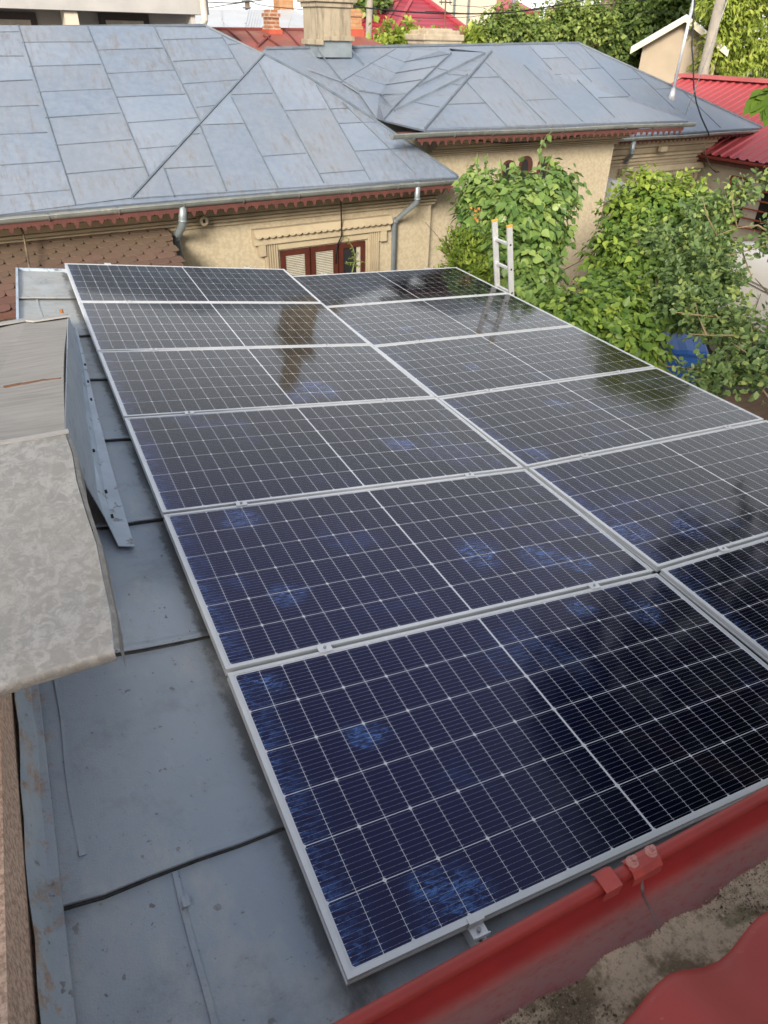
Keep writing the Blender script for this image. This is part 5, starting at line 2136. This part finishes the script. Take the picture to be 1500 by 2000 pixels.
m_.hbox(a @ HX - 1, c @ HX, VP + 1, VP + 8, GZ, zV(1000, 32, VP + 1)[2])
m_.build('wall', M['white_render'], ph)
m_ = MB()
e_l, e_r = zV(952, 31, VP + .4), zV(1056, 27, VP + .4)
p_k = zV(925, -40, VP + 4)
m_.slab([e_l, e_r, zV(985, -12, VP + 4), p_k], .1, ZH)
m_.slab([e_r, e_r + HY * 8, zV(985, -12, VP + 4)], .1, ZH)
m_.slab([e_l, p_k, p_k + ZH * -.6 - HX * 1.5], .1, ZH)
m_.build('roof', M['pink_roof'], ph)
m_ = MB()
m_.bar(e_l, e_r, .2, .16, ZH)
m_.bar(e_l, p_k, .35, .15, ZH)
m_.build('eave_board', M['wine_roof'], ph)
m_ = MB()
for (x0, x1) in ((1009, 1016), (1027, 1036)):
    wbox(m_, x0, 42, x1, 58, VP + 1, .03, .028)
m_.build('window', M['brown_frame'], ph)
# tan house in the trees
th_ = thing('tan_house', 'tan house with brown gabled roof half swallowed by trees', 'house', H(42, 46, GZ))
VT = 44.0
a, c = zV(1180, 10, VT), zV(1235, 90, VT)
m_ = MB()
m_.hbox(a @ HX, c @ HX + 3, VT, VT + 6, GZ, a[2])
m_.build('wall', pm('tan_render', (.62, .44, .22), (.54, .38, .2), .7, .9), th_)
m_ = MB()
m_.slab([zV(1166, 14, VT - .5), zV(1260, 14, VT - .5), zV(1250, -25, VT + 3), zV(1195, -25, VT + 3)], .2, ZH)
m_.build('roof', pm('brown_tile', (.16, .075, .06), (.12, .06, .05), .8, .7), th_)

# ------------------------------------------------------------------ poles, mast, wires


def pole(name, lab, x0, y0, x1, y1, V, r0, r1, mat, arms=()):
    p, q = atV(x1, y1, V), atV(x0, y0, V)
    d = (q - p) / np.linalg.norm(q - p)
    base = p + d * ((GZ - p[2]) / d[2])
    t = thing(name, lab, 'pole', base)
    m1 = MB()
    m1.tube([base, q], [r1, r0], 12)
    m1.build('post', M[mat], t, smooth=True)
    for (ax0, ay0, ax1, ay1) in arms:
        m1 = MB()
        m1.tube([atV(ax0, ay0, V - .12), atV(ax1, ay1, V - .12)], .035, 6)
        m1.build('crossarm', M['steel'], t)
    return t


pole('utility_pole', 'thick concrete utility pole rising in front of the bright green tree', 1413, -25, 1378, 120, 19.5, .17, .21, 'concrete')
pole('utility_pole', 'slim double concrete pole beside the orange brick chimney', 723, -20, 719, 95, 26, .11, .13, 'concrete', ((716, -6, 732, -6),))
pole('utility_pole', 'dark wooden pole with brackets above the pale grey roof', 482, -15, 484, 30, 34, .10, .12, 'bark', ((474, 15, 490, 15), (472, 2, 492, 2)))
pole('utility_pole', 'thin lattice pole in front of the faded pink roof', 1004, -20, 1001, 70, 35, .07, .10, 'steel', ((997, 8, 1011, 8),))
pole('utility_pole', 'small distant pole with crossarms above the treetops', 1110, 2, 1110, 60, 60, .09, .12, 'steel', ((1088, 9, 1126, 12),))
# galvanised antenna mast on the second roof
mbase = on2(1311, 192)
ms_ = thing('antenna_mast', 'leaning galvanised mast bolted to the blue roof near its right hip', 'mast', mbase)
VM = mbase @ HY
m_ = MB()
mtop = atV(1362, -30, VM)
m_.tube([mbase - ZH * .1, mtop], .036, 12)
m_.build('tube', M['alu_plate'], ms_, smooth=True)
m_ = MB()
dd = (mtop - mbase) / np.linalg.norm(mtop - mbase)
m_.tube([mbase - dd * .08, mbase + dd * .10, mbase + dd * .22], [.11, .065, .04], 14)
m_.build('collar', M['alu_plate'], ms_, smooth=True)
m_ = MB()
m_.tube([atV(1338, 226, 9.1), atV(1380, 115, 8.6), atV(1428, -20, 8.0)], .008, 6)
tag(m_.build('guy_rope', M['rope'], smooth=True), 'taut white rope running up from the end of the gutter', 'rope')
m_ = MB()
m_.tube([atV(1357, -10, VM - .2), atV(1353, 60, VM - .2), atV(1351, 90, VM - .3), atV(1354, 120, VM - .4), atV(1355, 170, VM - .5), atV(1360, 200, 11.6), atV(1370, 230, 11.5), atV(1383, 258, 11.35), atV(1385, 266, 11.33)], .017, 8)
tag(m_.build('cable', M['cable'], smooth=True), 'loose black cable dangling from the mast over the right hip', 'cable')
m_ = MB()
m_.tube([atV(1377, 280, 11.4), atV(1376, 296, 11.4), atV(1381, 312, 11.4), atV(1389, 328, 11.4), atV(1398, 336, 11.4), atV(1404, 335, 11.4)], .016, 8)
tag(m_.build('cable', M['cable_tan'], smooth=True), 'stiff tan cable end curling below the corner of the eave', 'cable')


def wire(pts, r, lab, V):
    P_ = []
    k = len(pts)
    for i in range(k - 1):
        for s in np.linspace(0, 1, 6, endpoint=False):
            P_.append((pts[i][0] + (pts[i + 1][0] - pts[i][0]) * s, pts[i][1] + (pts[i + 1][1] - pts[i][1]) * s))
    P_.append(pts[-1])
    m1 = MB()
    m1.tube([atV(x, y, V) for x, y in P_], r, 5)
    tag(m1.build('overhead_wire', M['cable'], smooth=True), lab, 'wire', 'overhead wires')


wire([(560, -4), (640, 6), (720, 16), (790, 23), (860, 26.5), (930, 27), (1000, 24), (1080, 12), (1150, -2)], .022, 'thick black overhead bundle crossing the wine-red roof', 23)
wire([(830, 22), (900, 26), (960, 27.5), (1040, 20), (1110, 14), (1200, 8), (1290, -4)], .014, 'thin wire just below the bundle, running right over the trees', 24)
wire([(405, 4), (450, 6), (490, 3), (540, -4)], .016, 'short sagging wire above the pale grey roof, upper one', 30)
wire([(405, 16), (440, 10), (480, 4)], .013, 'short wire rising to the dark wooden pole', 30)
wire([(488, 2), (505, 9), (530, 13), (560, 16), (605, 20)], .013, 'wire drooping from the dark wooden pole towards the plastered chimney', 30)
wire([(725, 14), (760, 6), (800, -4)], .012, 'wire rising from the slim double pole', 27)
wire([(726, 20), (790, 34), (850, 36), (920, 33), (1003, 20)], .012, 'lowest wire between the slim pole and the lattice pole', 30)
wire([(880, 10), (940, 14), (1003, 6), (1060, 6), (1130, 5)], .012, 'faint wire above the faded pink roof', 33)
wire([(1060, 26), (1160, 20), (1260, 24), (1345, 23)], .012, 'faint wire across the dark green tree', 27)

# ================================================================== VEGETATION
LEAF_HEART = ([(0, 0, 0), (-.36, .16, .06), (-.46, .42, .08), (0, 1, -.10), (.46, .42, .08), (.36, .16, .06), (0, .45, -.02)],
              [(0, 6, 3, 2, 1), (0, 5, 4, 3, 6)])
LEAF_OVAL = ([(0, 0, 0), (-.30, .35, .06), (-.24, .72, .05), (0, 1, -.06), (.24, .72, .05), (.30, .35, .06), (0, .5, -.02)],
             [(0, 6, 3, 2, 1), (0, 5, 4, 3, 6)])
LEAF_LANCE = ([(0, 0, 0), (-.13, .4, .02), (0, 1, -.12), (.13, .4, .02)], [(0, 3, 2, 1)])
LEAF_CLUMP = ([(0, 0, 0), (-.42, .45, .10), (0, 1, -.12), (.42, .45, .10), (0, .5, -.06)], [(0, 4, 2, 1), (0, 3, 2, 4)])


def unit(a):
    return a / (np.linalg.norm(a, axis=-1, keepdims=True) + 1e-9)


def leaf_mesh(name, shape, pos, axis, nrm, size, width, tint, mat, parent):
    """One mesh of many separate leaves (a crown's foliage)."""
    base = np.array(shape[0], float)
    k = len(base)
    n = len(pos)
    axis = unit(axis)
    side = unit(np.cross(axis, nrm))
    nn = np.cross(side, axis)
    V = (pos[:, None, :] + side[:, None, :] * (base[None, :, 0:1] * (size * width)[:, None, None])
         + axis[:, None, :] * (base[None, :, 1:2] * size[:, None, None]) + nn[:, None, :] * (base[None, :, 2:3] * size[:, None, None]))
    V = V.reshape(-1, 3)
    loops, starts, tot = [], [], []
    off = 0
    for f in shape[1]:
        starts.append(off)
        tot.append(len(f))
        loops += list(f)
        off += len(f)
    loops = (np.array(loops)[None, :] + (np.arange(n) * k)[:, None]).reshape(-1)
    starts = (np.array(starts)[None, :] + (np.arange(n) * off)[:, None]).reshape(-1)
    tot = np.tile(np.array(tot), n)
    me = bpy.data.meshes.new(name)
    me.vertices.add(len(V))
    me.vertices.foreach_set('co', V.astype(np.float32).ravel())
    me.loops.add(len(loops))
    me.loops.foreach_set('vertex_index', loops.astype(np.int32))
    me.polygons.add(len(starts))
    me.polygons.foreach_set('loop_start', starts.astype(np.int32))
    me.polygons.foreach_set('loop_total', tot.astype(np.int32))
    at_ = me.attributes.new('tint', 'FLOAT', 'POINT')
    at_.data.foreach_set('value', np.repeat(tint, k).astype(np.float32))
    me.update(calc_edges=True)
    me.materials.append(mat)
    ob_ = bpy.data.objects.new(name, me)
    COL.objects.link(ob_)
    if parent is not None:
        set_parent(ob_, parent)
    return ob_


class Foliage:
    def __init__(self):
        self.p, self.a, self.n, self.s, self.t = [], [], [], [], []

    def add(self, p, a, n, s, t):
        self.p.append(p); self.a.append(a); self.n.append(n); self.s.append(s); self.t.append(t)

    def sprays(self, centers, radii, count, twig, per, size, droop, up=.5, tint0=.45, tvar=.22, shell=(.72, 1.05), face=None):
        """Leafy twigs spread through ellipsoid lobes; leaves sit in pairs along each twig."""
        centers = np.array(centers, float)
        radii = np.array(radii, float)
        wts = (radii[:, 0] * radii[:, 1] + radii[:, 0] * radii[:, 2]) ** 1.0
        pick = RNG.choice(len(centers), count, p=wts / wts.sum())
        d = unit(RNG.normal(size=(count, 3)))
        if face is not None:                     # denser where light reaches: towards the open side and the top
            flip = (d @ face < -.25) & (RNG.uniform(size=count) < .7)
            d[flip] = -d[flip]
        d[:, 2] = np.where((d[:, 2] < -.5) & (RNG.uniform(size=count) < .6), -d[:, 2], d[:, 2])
        rr = RNG.uniform(*shell, size=count)[:, None]
        inner = RNG.uniform(size=count) < .28
        rr[inner] *= RNG.uniform(.5, .85, size=(inner.sum(), 1))
        p0 = centers[pick] + d * radii[pick] * rr
        td = unit(d * .9 + RNG.normal(size=(count, 3)) * .35 + np.array([0, 0, up]))
        tl = twig * RNG.uniform(.6, 1.3, size=count)
        tt = np.clip(RNG.normal(tint0, tvar, size=count), 0, 1)
        tops = RNG.uniform(size=count) < .10
        tt[tops] = np.clip(tt[tops] + .38, 0, 1)
        for j in range(per):
            s = (j + .5) / per
            az = RNG.uniform(0, 2 * math.pi, size=count)
            pos = p0 + td * (tl * (s - .3))[:, None] + RNG.normal(size=(count, 3)) * twig * .08
            rnd = unit(RNG.normal(size=(count, 3)))
            sd_ = unit(np.cross(td, rnd))
            ax = unit(sd_ * (1.0 - .5 * s) + td * (.25 + .6 * s) + np.array([0, 0, -droop]) + RNG.normal(size=(count, 3)) * .18)
            nr = unit(np.array([0, 0, 1.0]) * .8 + d * .8 + RNG.normal(size=(count, 3)) * .45)
            self.add(pos, ax, nr, size * RNG.uniform(.5, 1.3, size=count) * (1.1 - .35 * abs(s - .4)), np.clip(tt + RNG.normal(0, .10, size=count) + (.16 if j == per - 1 else 0), 0, 1))

    def chain(self, pts, step, size, droop=.8, tint=.5):
        """Leaves strung alternately along a climbing or hanging shoot."""
        pts = [np.asarray(p) for p in pts]
        pos, ax, nr = [], [], []
        for a, c in zip(pts[:-1], pts[1:]):
            L = np.linalg.norm(c - a)
            n = max(1, int(L / step))
            for i in range(n):
                pos.append(a + (c - a) * (i + RNG.uniform(0, .6)) / n)
                s = unit(RNG.normal(size=3) * np.array([1, 1, .3]))
                ax.append(s * .8 + np.array([0, 0, -droop]))
                nr.append(-RW[2] * -1 * -.5 + np.array([0, 0, .7]) + RNG.normal(size=3) * .3)
        n = len(pos)
        self.add(np.array(pos), np.array(ax), np.array(nr), size * RNG.uniform(.6, 1.15, size=n), np.clip(RNG.normal(tint, .18, size=n), 0, 1))

    def build(self, name, shape, width, mat, parent):
        p, a, n, s, t = [np.concatenate(x) for x in (self.p, self.a, self.n, self.s, self.t)]
        return leaf_mesh(name, shape, p, a, n, s, np.full(len(s), width), t, mat, parent)


def lobes(lst):
    """(px, py, distance along view, half width px, half height px, half depth m) -> centres and radii in metres."""
    C_, R_ = [], []
    for x, y, D, rx, ry, rd in lst:
        C_.append(atD(x, y, D))
        k = D / FPX
        R_.append((max(rx * k, .12), max(rd, .12), max(ry * k, .12)))
    return C_, R_


TOCAM = np.array([-.55, -.70, .45])


def limbs(t, base, targets, r0, mat, name='trunk', forks=3, wig=.12):
    m_ = MB()
    for q in targets:
        q = np.asarray(q)
        k = 7
        pts = []
        for i in range(k + 1):
            s = i / k
            p = base + (q - base) * s
            p = p + np.array([math.sin(s * 3 + q[0]) * wig, math.cos(s * 4 + q[1]) * wig, .2 * math.sin(s * 3.1)]) * math.sin(s * math.pi)
            pts.append(p)
        m_.tube(pts, [r0 * (1 - .85 * i / k) + .004 for i in range(k + 1)], 8)
        for _ in range(forks):
            i = RNG.integers(3, k)
            d = unit(RNG.normal(size=3) * np.array([1, 1, .5]) + np.array([0, 0, .6]))
            L = np.linalg.norm(q - base) * RNG.uniform(.12, .25)
            m_.tube([pts[i], pts[i] + d * L * .5 + RNG.normal(size=3) * .03, pts[i] + d * L], [r0 * .3, r0 * .2, .004], 6)
    return m_.build(name, mat, t, smooth=True)


# vine-covered shrub against the wing wall
t = thing('vine_shrub', 'tall shrub smothered in heart-leaved vine behind the ladder', 'shrub', atZ(1010, 640, GZ))
C_, R_ = lobes([(1010, 450, 10.0, 75, 70, .65), (955, 430, 10.1, 45, 65, .5), (1052, 435, 10.1, 34, 74, .5), (1012, 385, 10.2, 62, 30, .45), (1020, 530, 9.7, 48, 56, .5), (970, 520, 9.7, 45, 60, .45), (1085, 375, 10.3, 20, 34, .3), (1030, 610, 9.3, 70, 50, .5), (932, 385, 10.3, 24, 40, .3)])
F = Foliage()
F.sprays(C_, R_, 1500, .28, 6, .125, .95, up=.35, tint0=.42, tvar=.2, face=TOCAM)
shoots = [[(1050, 380), (1056, 330), (1054, 290), (1066, 268), (1078, 256)], [(935, 400), (933, 330), (932, 300)], [(950, 400), (948, 340), (952, 300)], [(980, 390), (980, 340), (978, 310)],
          [(905, 345), (908, 380), (920, 420)], [(925, 450), (905, 445), (893, 448)], [(1110, 380), (1120, 350), (1112, 340)], [(1125, 420), (1130, 390), (1122, 365)], [(1010, 360), (1008, 325), (1003, 312)], [(1070, 360), (1068, 330), (1078, 302)], [(900, 480), (905, 455), (930, 440)]]
m_ = MB()
for sh in shoots:
    P_ = [atD(x, y, 10.0 + .05 * i) for i, (x, y) in enumerate(sh)]
    F.chain(P_, .055, .115, .8, .5)
    m_.tube(P_, .007, 5)
m_.build('shoot', M['stem'], t)
F.build('foliage', LEAF_HEART, .85, M['leaf_vine'], t)
limbs(t, np.array(ORIGIN[t.name]), C_[:6], .05, M['bark'])
m_ = MB()
for k in range(16):
    p = atD(929 + RNG.uniform(-7, 9), 425 + RNG.uniform(-20, 12), 9.6)
    d = unit(RNG.normal(size=3)) * .05
    m_.add([p, p + d, p + d * .6 + np.array([.02, 0, .03])], [(0, 1, 2)])
m_.build('dead_leaves', pm('dead_leaf', (.45, .17, .03), (.30, .10, .02), 20, .8), t, fix=False)

# the lilac-like bush
t = thing('broadleaf_bush', 'big dense bright green broadleaf bush between the ladder and the bin', 'bush', atZ(1240, 690, GZ))
C_, R_ = lobes([(1262, 442, 10.4, 56, 46, .7), (1226, 492, 10.1, 34, 40, .6), (1300, 430, 10.5, 62, 42, .7), (1238, 520, 9.7, 66, 46, .7), (1185, 575, 9.3, 36, 34, .5), (1320, 500, 10.0, 70, 70, .7), (1175, 620, 8.7, 70, 44, .6), (1108, 618, 8.6, 38, 30, .45), (1210, 665, 8.4, 60, 42, .6), (1238, 700, 8.3, 26, 20, .35), (1290, 610, 8.9, 35, 25, .4), (1350, 440, 10.6, 40, 50, .6)])
F = Foliage()
F.sprays(C_, R_, 2300, .26, 8, .112, .80, up=.45, tint0=.40, tvar=.2, face=TOCAM)
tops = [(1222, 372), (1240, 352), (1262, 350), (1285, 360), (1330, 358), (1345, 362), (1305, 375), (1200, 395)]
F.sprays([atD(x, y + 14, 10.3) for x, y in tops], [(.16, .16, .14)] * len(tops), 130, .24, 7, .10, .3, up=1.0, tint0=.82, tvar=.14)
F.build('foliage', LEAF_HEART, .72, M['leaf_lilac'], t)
limbs(t, np.array(ORIGIN[t.name]), [C_[i] for i in (0, 2, 3, 5, 6, 8)], .06, M['bark_light'], forks=5)
m_ = MB()
for (a, c, e) in (((1272, 604), (1283, 575), (1281, 545)), ((1274, 600), (1300, 585), (1320, 568)), ((1276, 597), (1302, 596), (1320, 590))):
    m_.tube([atD(*a, 8.9), atD(*c, 9.0), atD(*e, 9.1)], [.022, .016, .010], 7)
m_.build('bare_branch', M['bark_light'], t, smooth=True)

# fruit tree in front of the van
fb = atD(1585, 905, 6.6)
fb = np.array([fb[0] + .6, fb[1], GZ])
t = thing('fruit_tree', 'loose small-leaved fruit tree with bare twigs in front of the cream van', 'tree', fb)
C_, R_ = lobes([(1360, 540, 8.4, 55, 55, .6), (1335, 595, 8.1, 45, 45, .5), (1400, 560, 8.1, 26, 36, .4), (1375, 475, 8.7, 45, 35, .4), (1400, 625, 7.8, 50, 24, .4), (1450, 632, 7.5, 28, 22, .3), (1482, 690, 7.2, 30, 45, .4), (1362, 744, 7.0, 30, 14, .25), (1400, 728, 7.1, 40, 24, .3), (1455, 728, 7.0, 34, 22, .3), (1300, 470, 8.9, 40, 24, .3), (1432, 383, 8.6, 16, 12, .2), (1482, 366, 8.5, 20, 14, .2), (1400, 412, 8.7, 34, 16, .25), (1497, 475, 8.2, 8, 34, .2), (1360, 412, 8.8, 22, 14, .2), (1380, 655, 7.7, 18, 12, .2), (1440, 680, 7.3, 22, 20, .25)])
F = Foliage()
F.sprays(C_, R_, 950, .18, 7, .075, .15, up=.4, tint0=.45, tvar=.2, shell=(.45, 1.15), face=TOCAM)
br_ = [[(1560, 560), (1500, 480), (1450, 492), (1420, 500)], [(1530, 470), (1480, 440), (1440, 445), (1400, 460)], [(1500, 700), (1420, 620), (1370, 616), (1320, 610)], [(1500, 690), (1430, 655), (1390, 655), (1345, 652)],
       [(1560, 800), (1500, 720), (1460, 690), (1430, 670)], [(1545, 830), (1480, 750), (1420, 745), (1370, 738)], [(1500, 750), (1490, 700), (1470, 660), (1465, 620)], [(1540, 780), (1510, 730), (1485, 770), (1478, 778)], [(1430, 745), (1400, 730), (1370, 722), (1330, 718)], [(1380, 655), (1365, 620), (1358, 590)], [(1450, 492), (1460, 520), (1470, 545)], [(1400, 460), (1380, 420), (1372, 385)], [(1440, 445), (1432, 410), (1428, 372)], [(1330, 718), (1300, 715), (1285, 700)]]
m_ = MB()
for i, b_ in enumerate(br_):
    P_ = [atD(x, y, 7.3 + .9 * (y < 500) + .4 * (500 <= y < 640) - .1 * j) for j, (x, y) in enumerate(b_)]
    m_.tube(P_, [.015, .011, .007, .004][:len(P_)] if len(P_) == 4 else [.010, .006, .003], 7)
    F.chain(P_[1:], .09, .075, .1, .5)
m_.build('branch', M['bark_light'], t, smooth=True)
F.chain([atD(1490, 760, 6.9), atD(1475, 775, 6.9), atD(1505, 790, 6.8)], .05, .09, .9, .6)
F.chain([atD(1410, 770, 6.9), atD(1420, 765, 6.9), atD(1395, 742, 6.9)], .06, .085, .9, .5)
F.build('foliage', LEAF_OVAL, 1.0, M['leaf_fruit'], t)
limbs(t, fb, [atD(1560, 560, 8.2), atD(1530, 470, 8.2), atD(1500, 700, 7.4), atD(1560, 800, 7.2)], .075, M['bark_light'], forks=2)

# small lime shrub left of the vine, sapling by the window
t = thing('lime_shrub', 'small airy lime-green shrub at the far right corner of the panels', 'shrub', atZ(912, 640, GZ))
C_, R_ = lobes([(912, 505, 9.6, 38, 36, .35), (895, 490, 9.6, 22, 22, .25), (935, 540, 9.2, 22, 22, .25), (905, 545, 9.4, 35, 30, .3)])
F = Foliage()
F.sprays(C_, R_, 330, .24, 9, .075, -.2, up=.9, tint0=.55, tvar=.2)
F.build('foliage', LEAF_LANCE, 1.7, M['leaf_lime'], t)
limbs(t, np.array(ORIGIN[t.name]), C_, .02, M['bark'], forks=2, wig=.03)
sp0 = atD(688, 530, 9.6)
t = thing('sapling', 'thin spiky lime-green sapling in front of the red window', 'plant', (sp0[0], sp0[1], GZ))
m_ = MB()
P_ = [np.array([sp0[0], sp0[1], GZ]), sp0, atD(694, 505, 9.6), atD(690, 485, 9.6), atD(676, 461, 9.6)]
m_.tube(P_, [.014, .010, .008, .006, .003], 6)
for (x, y, x2, y2) in ((693, 512, 673, 514), (693, 508, 712, 512), (692, 503, 680, 506), (692, 500, 700, 494), (691, 515, 705, 520)):
    m_.tube([atD(x, y, 9.6), atD(x2, y2, 9.55)], [.006, .003], 5)
m_.build('stem', M['stem'], t)
F = Foliage()
for b_ in ([(693, 520), (690, 490), (676, 461)], [(693, 513), (673, 515)], [(693, 509), (713, 513)], [(692, 503), (679, 507)], [(692, 501), (701, 493)], [(690, 517), (706, 523)]):
    F.chain([atD(x, y, 9.6) for x, y in b_], .014, .05, -.1, .6)
F.build('foliage', LEAF_LANCE, 1.6, M['leaf_lime'], t)

# walnut standing just right of the picture: one drooping spray hangs into the frame, the crown mirrors in the panels
tb = np.array([9.4, .6, GZ])
t = thing('walnut_tree', 'leafy branch tip of a walnut tree hanging in at the upper right edge', 'tree', tb)
F = Foliage()
cw = [((9.4, 1.0, 4.6), (2.3, 2.2, 2.2)), ((8.2, .2, 3.6), (1.8, 1.7, 1.5)), ((10.2, 2.6, 4.0), (1.6, 1.4, 1.6)), ((9.0, -1.2, 5.0), (2.0, 1.8, 1.8)), ((8.4, .9, 6.2), (1.8, 1.7, 1.5)), ((7.7, 3.1, 5.0), (1.5, 1.4, 1.2)), ((6.9, 1.2, 5.4), (1.4, 1.5, 1.2)), ((8.8, 4.6, 5.6), (1.5, 1.4, 1.3)), ((9.9, 4.9, 4.0), (1.2, 1.2, 1.1))]
F.sprays([c for c, r in cw], [r for c, r in cw], 3600, .5, 9, .17, .45, up=.2, tint0=.45)
lf = []
tip = [atD(1530, 150, 3.5), atD(1512, 172, 3.45), atD(1500, 178, 3.42)]
for (x0, y0, x1, y1) in ((1505, 176, 1464, 188), (1503, 178, 1478, 192), (1500, 182, 1452, 222), (1500, 184, 1466, 226), (1502, 184, 1484, 214), (1504, 186, 1488, 236), (1508, 190, 1498, 225), (1510, 176, 1490, 176), (1506, 200, 1494, 246)):
    lf.append((atD(x0, y0, 3.42), atD(x1, y1, 3.38)))
p_ = np.array([a for a, b_ in lf])
ax_ = np.array([b_ - a for a, b_ in lf])
ln = np.linalg.norm(ax_, axis=1)
nr_ = np.array([[-.3, -.5, .8]] * len(lf)) + RNG.normal(size=(len(lf), 3)) * .25
F.add(p_, ax_, nr_, ln, np.clip(RNG.normal(.7, .15, size=len(lf)), 0, 1))
F.build('crown', LEAF_OVAL, .75, M['leaf_walnut'], t)
limbs(t, tb, [np.array(c) for c, r in cw], .13, M['bark'], forks=4)
m_ = MB()
m_.tube([np.array([8.8, .6, 2.6]), np.array([7.2, 1.1, 3.2]), np.array([5.6, 1.7, 2.9]), np.array([4.4, 1.85, 2.35]), tip[0], tip[1], tip[2]], [.05, .04, .028, .016, .008, .005, .003], 8)
m_.build('branch', M['bark'], t, smooth=True)


# ------------------------------------------------------------------ trees beyond the roofs
def far_tree(name, label, V, lob, count, size, mat, shape=LEAF_CLUMP, width=.9, per=6, twig=.6, droop=.3, tint0=.42, group='trees beyond the roofs', tvar=.2):
    C_, R_ = [], []
    for x, y, rx, ry, rd in lob:
        p = atV(x, y, V)
        D = RW[2] @ (p - CAM)
        C_.append(p)
        R_.append((rx * D / FPX, rd, ry * D / FPX))
    C_, R_ = np.array(C_), np.array(R_)
    b = np.array([C_[:, 0].mean(), C_[:, 1].mean(), GZ])
    t = thing(name, label, 'tree', b, group)
    F = Foliage()
    F.sprays(C_, R_, count, twig, per, size, droop, up=.4, tint0=tint0, tvar=tvar, shell=(.55, 1.08), face=np.array([0, -1.0, .25]))
    F.build('crown', shape, width, mat, t)
    limbs(t, b, [c for c in C_[:5]], .16, M['bark'], forks=3, wig=.2)
    return t


far_tree('leafy_tree', 'yellow-green leafy tree top in front of the wine-red roof, left of the stone chimney', 23, [(770, 86, 30, 10, .8), (740, 88, 10, 10, .5), (812, 84, 18, 9, .7), (748, 58, 4, 12, .25), (797, 60, 4, 12, .25), (845, 92, 24, 10, .8), (915, 80, 14, 14, .6)], 420, .20, M['leaf_willow'], per=5, twig=.4, tint0=.35)
far_tree('leafy_tree', 'mid green tree right of the stone chimney below the pink roof', 25, [(960, 66, 24, 22, 1.0), (985, 55, 20, 25, 1.0), (1015, 70, 30, 18, 1.0), (940, 80, 16, 12, .8), (1045, 72, 26, 18, .9), (1000, 42, 8, 16, .5), (1042, 48, 6, 14, .5)], 620, .19, M['leaf_far'], tint0=.6)
far_tree('leafy_tree', 'bright ragged tree row in the middle behind the right hip', 27, [(1085, 52, 26, 28, 1.2), (1110, 45, 26, 32, 1.2), (1140, 58, 30, 30, 1.2), (1100, 75, 40, 18, 1.0), (1165, 45, 18, 25, 1.0), (1150, 30, 10, 18, .6), (1095, 20, 5, 18, .4)], 900, .20, M['leaf_far'], tint0=.62)
far_tree('dense_tree', 'large dark green tree mass behind the beige gable', 29, [(1220, 60, 44, 50, 1.8), (1270, 40, 48, 46, 1.8), (1200, 95, 40, 40, 1.5), (1320, 15, 50, 40, 1.6), (1250, 100, 44, 36, 1.5), (1240, 10, 30, 26, 1.2), (1175, 90, 22, 30, 1.0), (1300, 70, 30, 30, 1.2), (1290, -30, 50, 30, 1.4), (1270, -90, 60, 60, 1.8), (1320, -140, 50, 50, 1.6)], 2900, .27, M['leaf_far'], tint0=.30)
far_tree('willow_tree', 'bright yellow-green willow with drooping leaves behind the ribbed red roof', 21, [(1420, 30, 55, 60, 1.3), (1480, 60, 55, 70, 1.4), (1400, 90, 42, 36, 1.0), (1450, 120, 60, 34, 1.1), (1390, 20, 36, 40, 1.0), (1520, 120, 40, 50, 1.2), (1440, -30, 70, 50, 1.4), (1378, 118, 20, 20, .6), (1550, 20, 60, 80, 1.5), (1410, 140, 24, 18, .6), (1470, -120, 80, 70, 1.8), (1420, -210, 70, 70, 1.7), (1520, -240, 80, 80, 1.8), (1470, -330, 60, 60, 1.5), (1385, 62, 26, 40, .9), (1640, -40, 90, 110, 2.0), (1650, -220, 90, 90, 2.0), (1760, -120, 100, 100, 2.0), (1600, -380, 70, 70, 1.8)], 6800, .24, M['leaf_willow'], LEAF_LANCE, 1.5, per=8, twig=.5, droop=.8, tint0=.48)
far_tree('leafy_tree', 'tree crown glimpsed between the two chimneys at the top', 36, [(690, 12, 22, 18, 1.5), (735, 5, 14, 12, 1.0)], 260, .32, M['leaf_far'], tint0=.5)
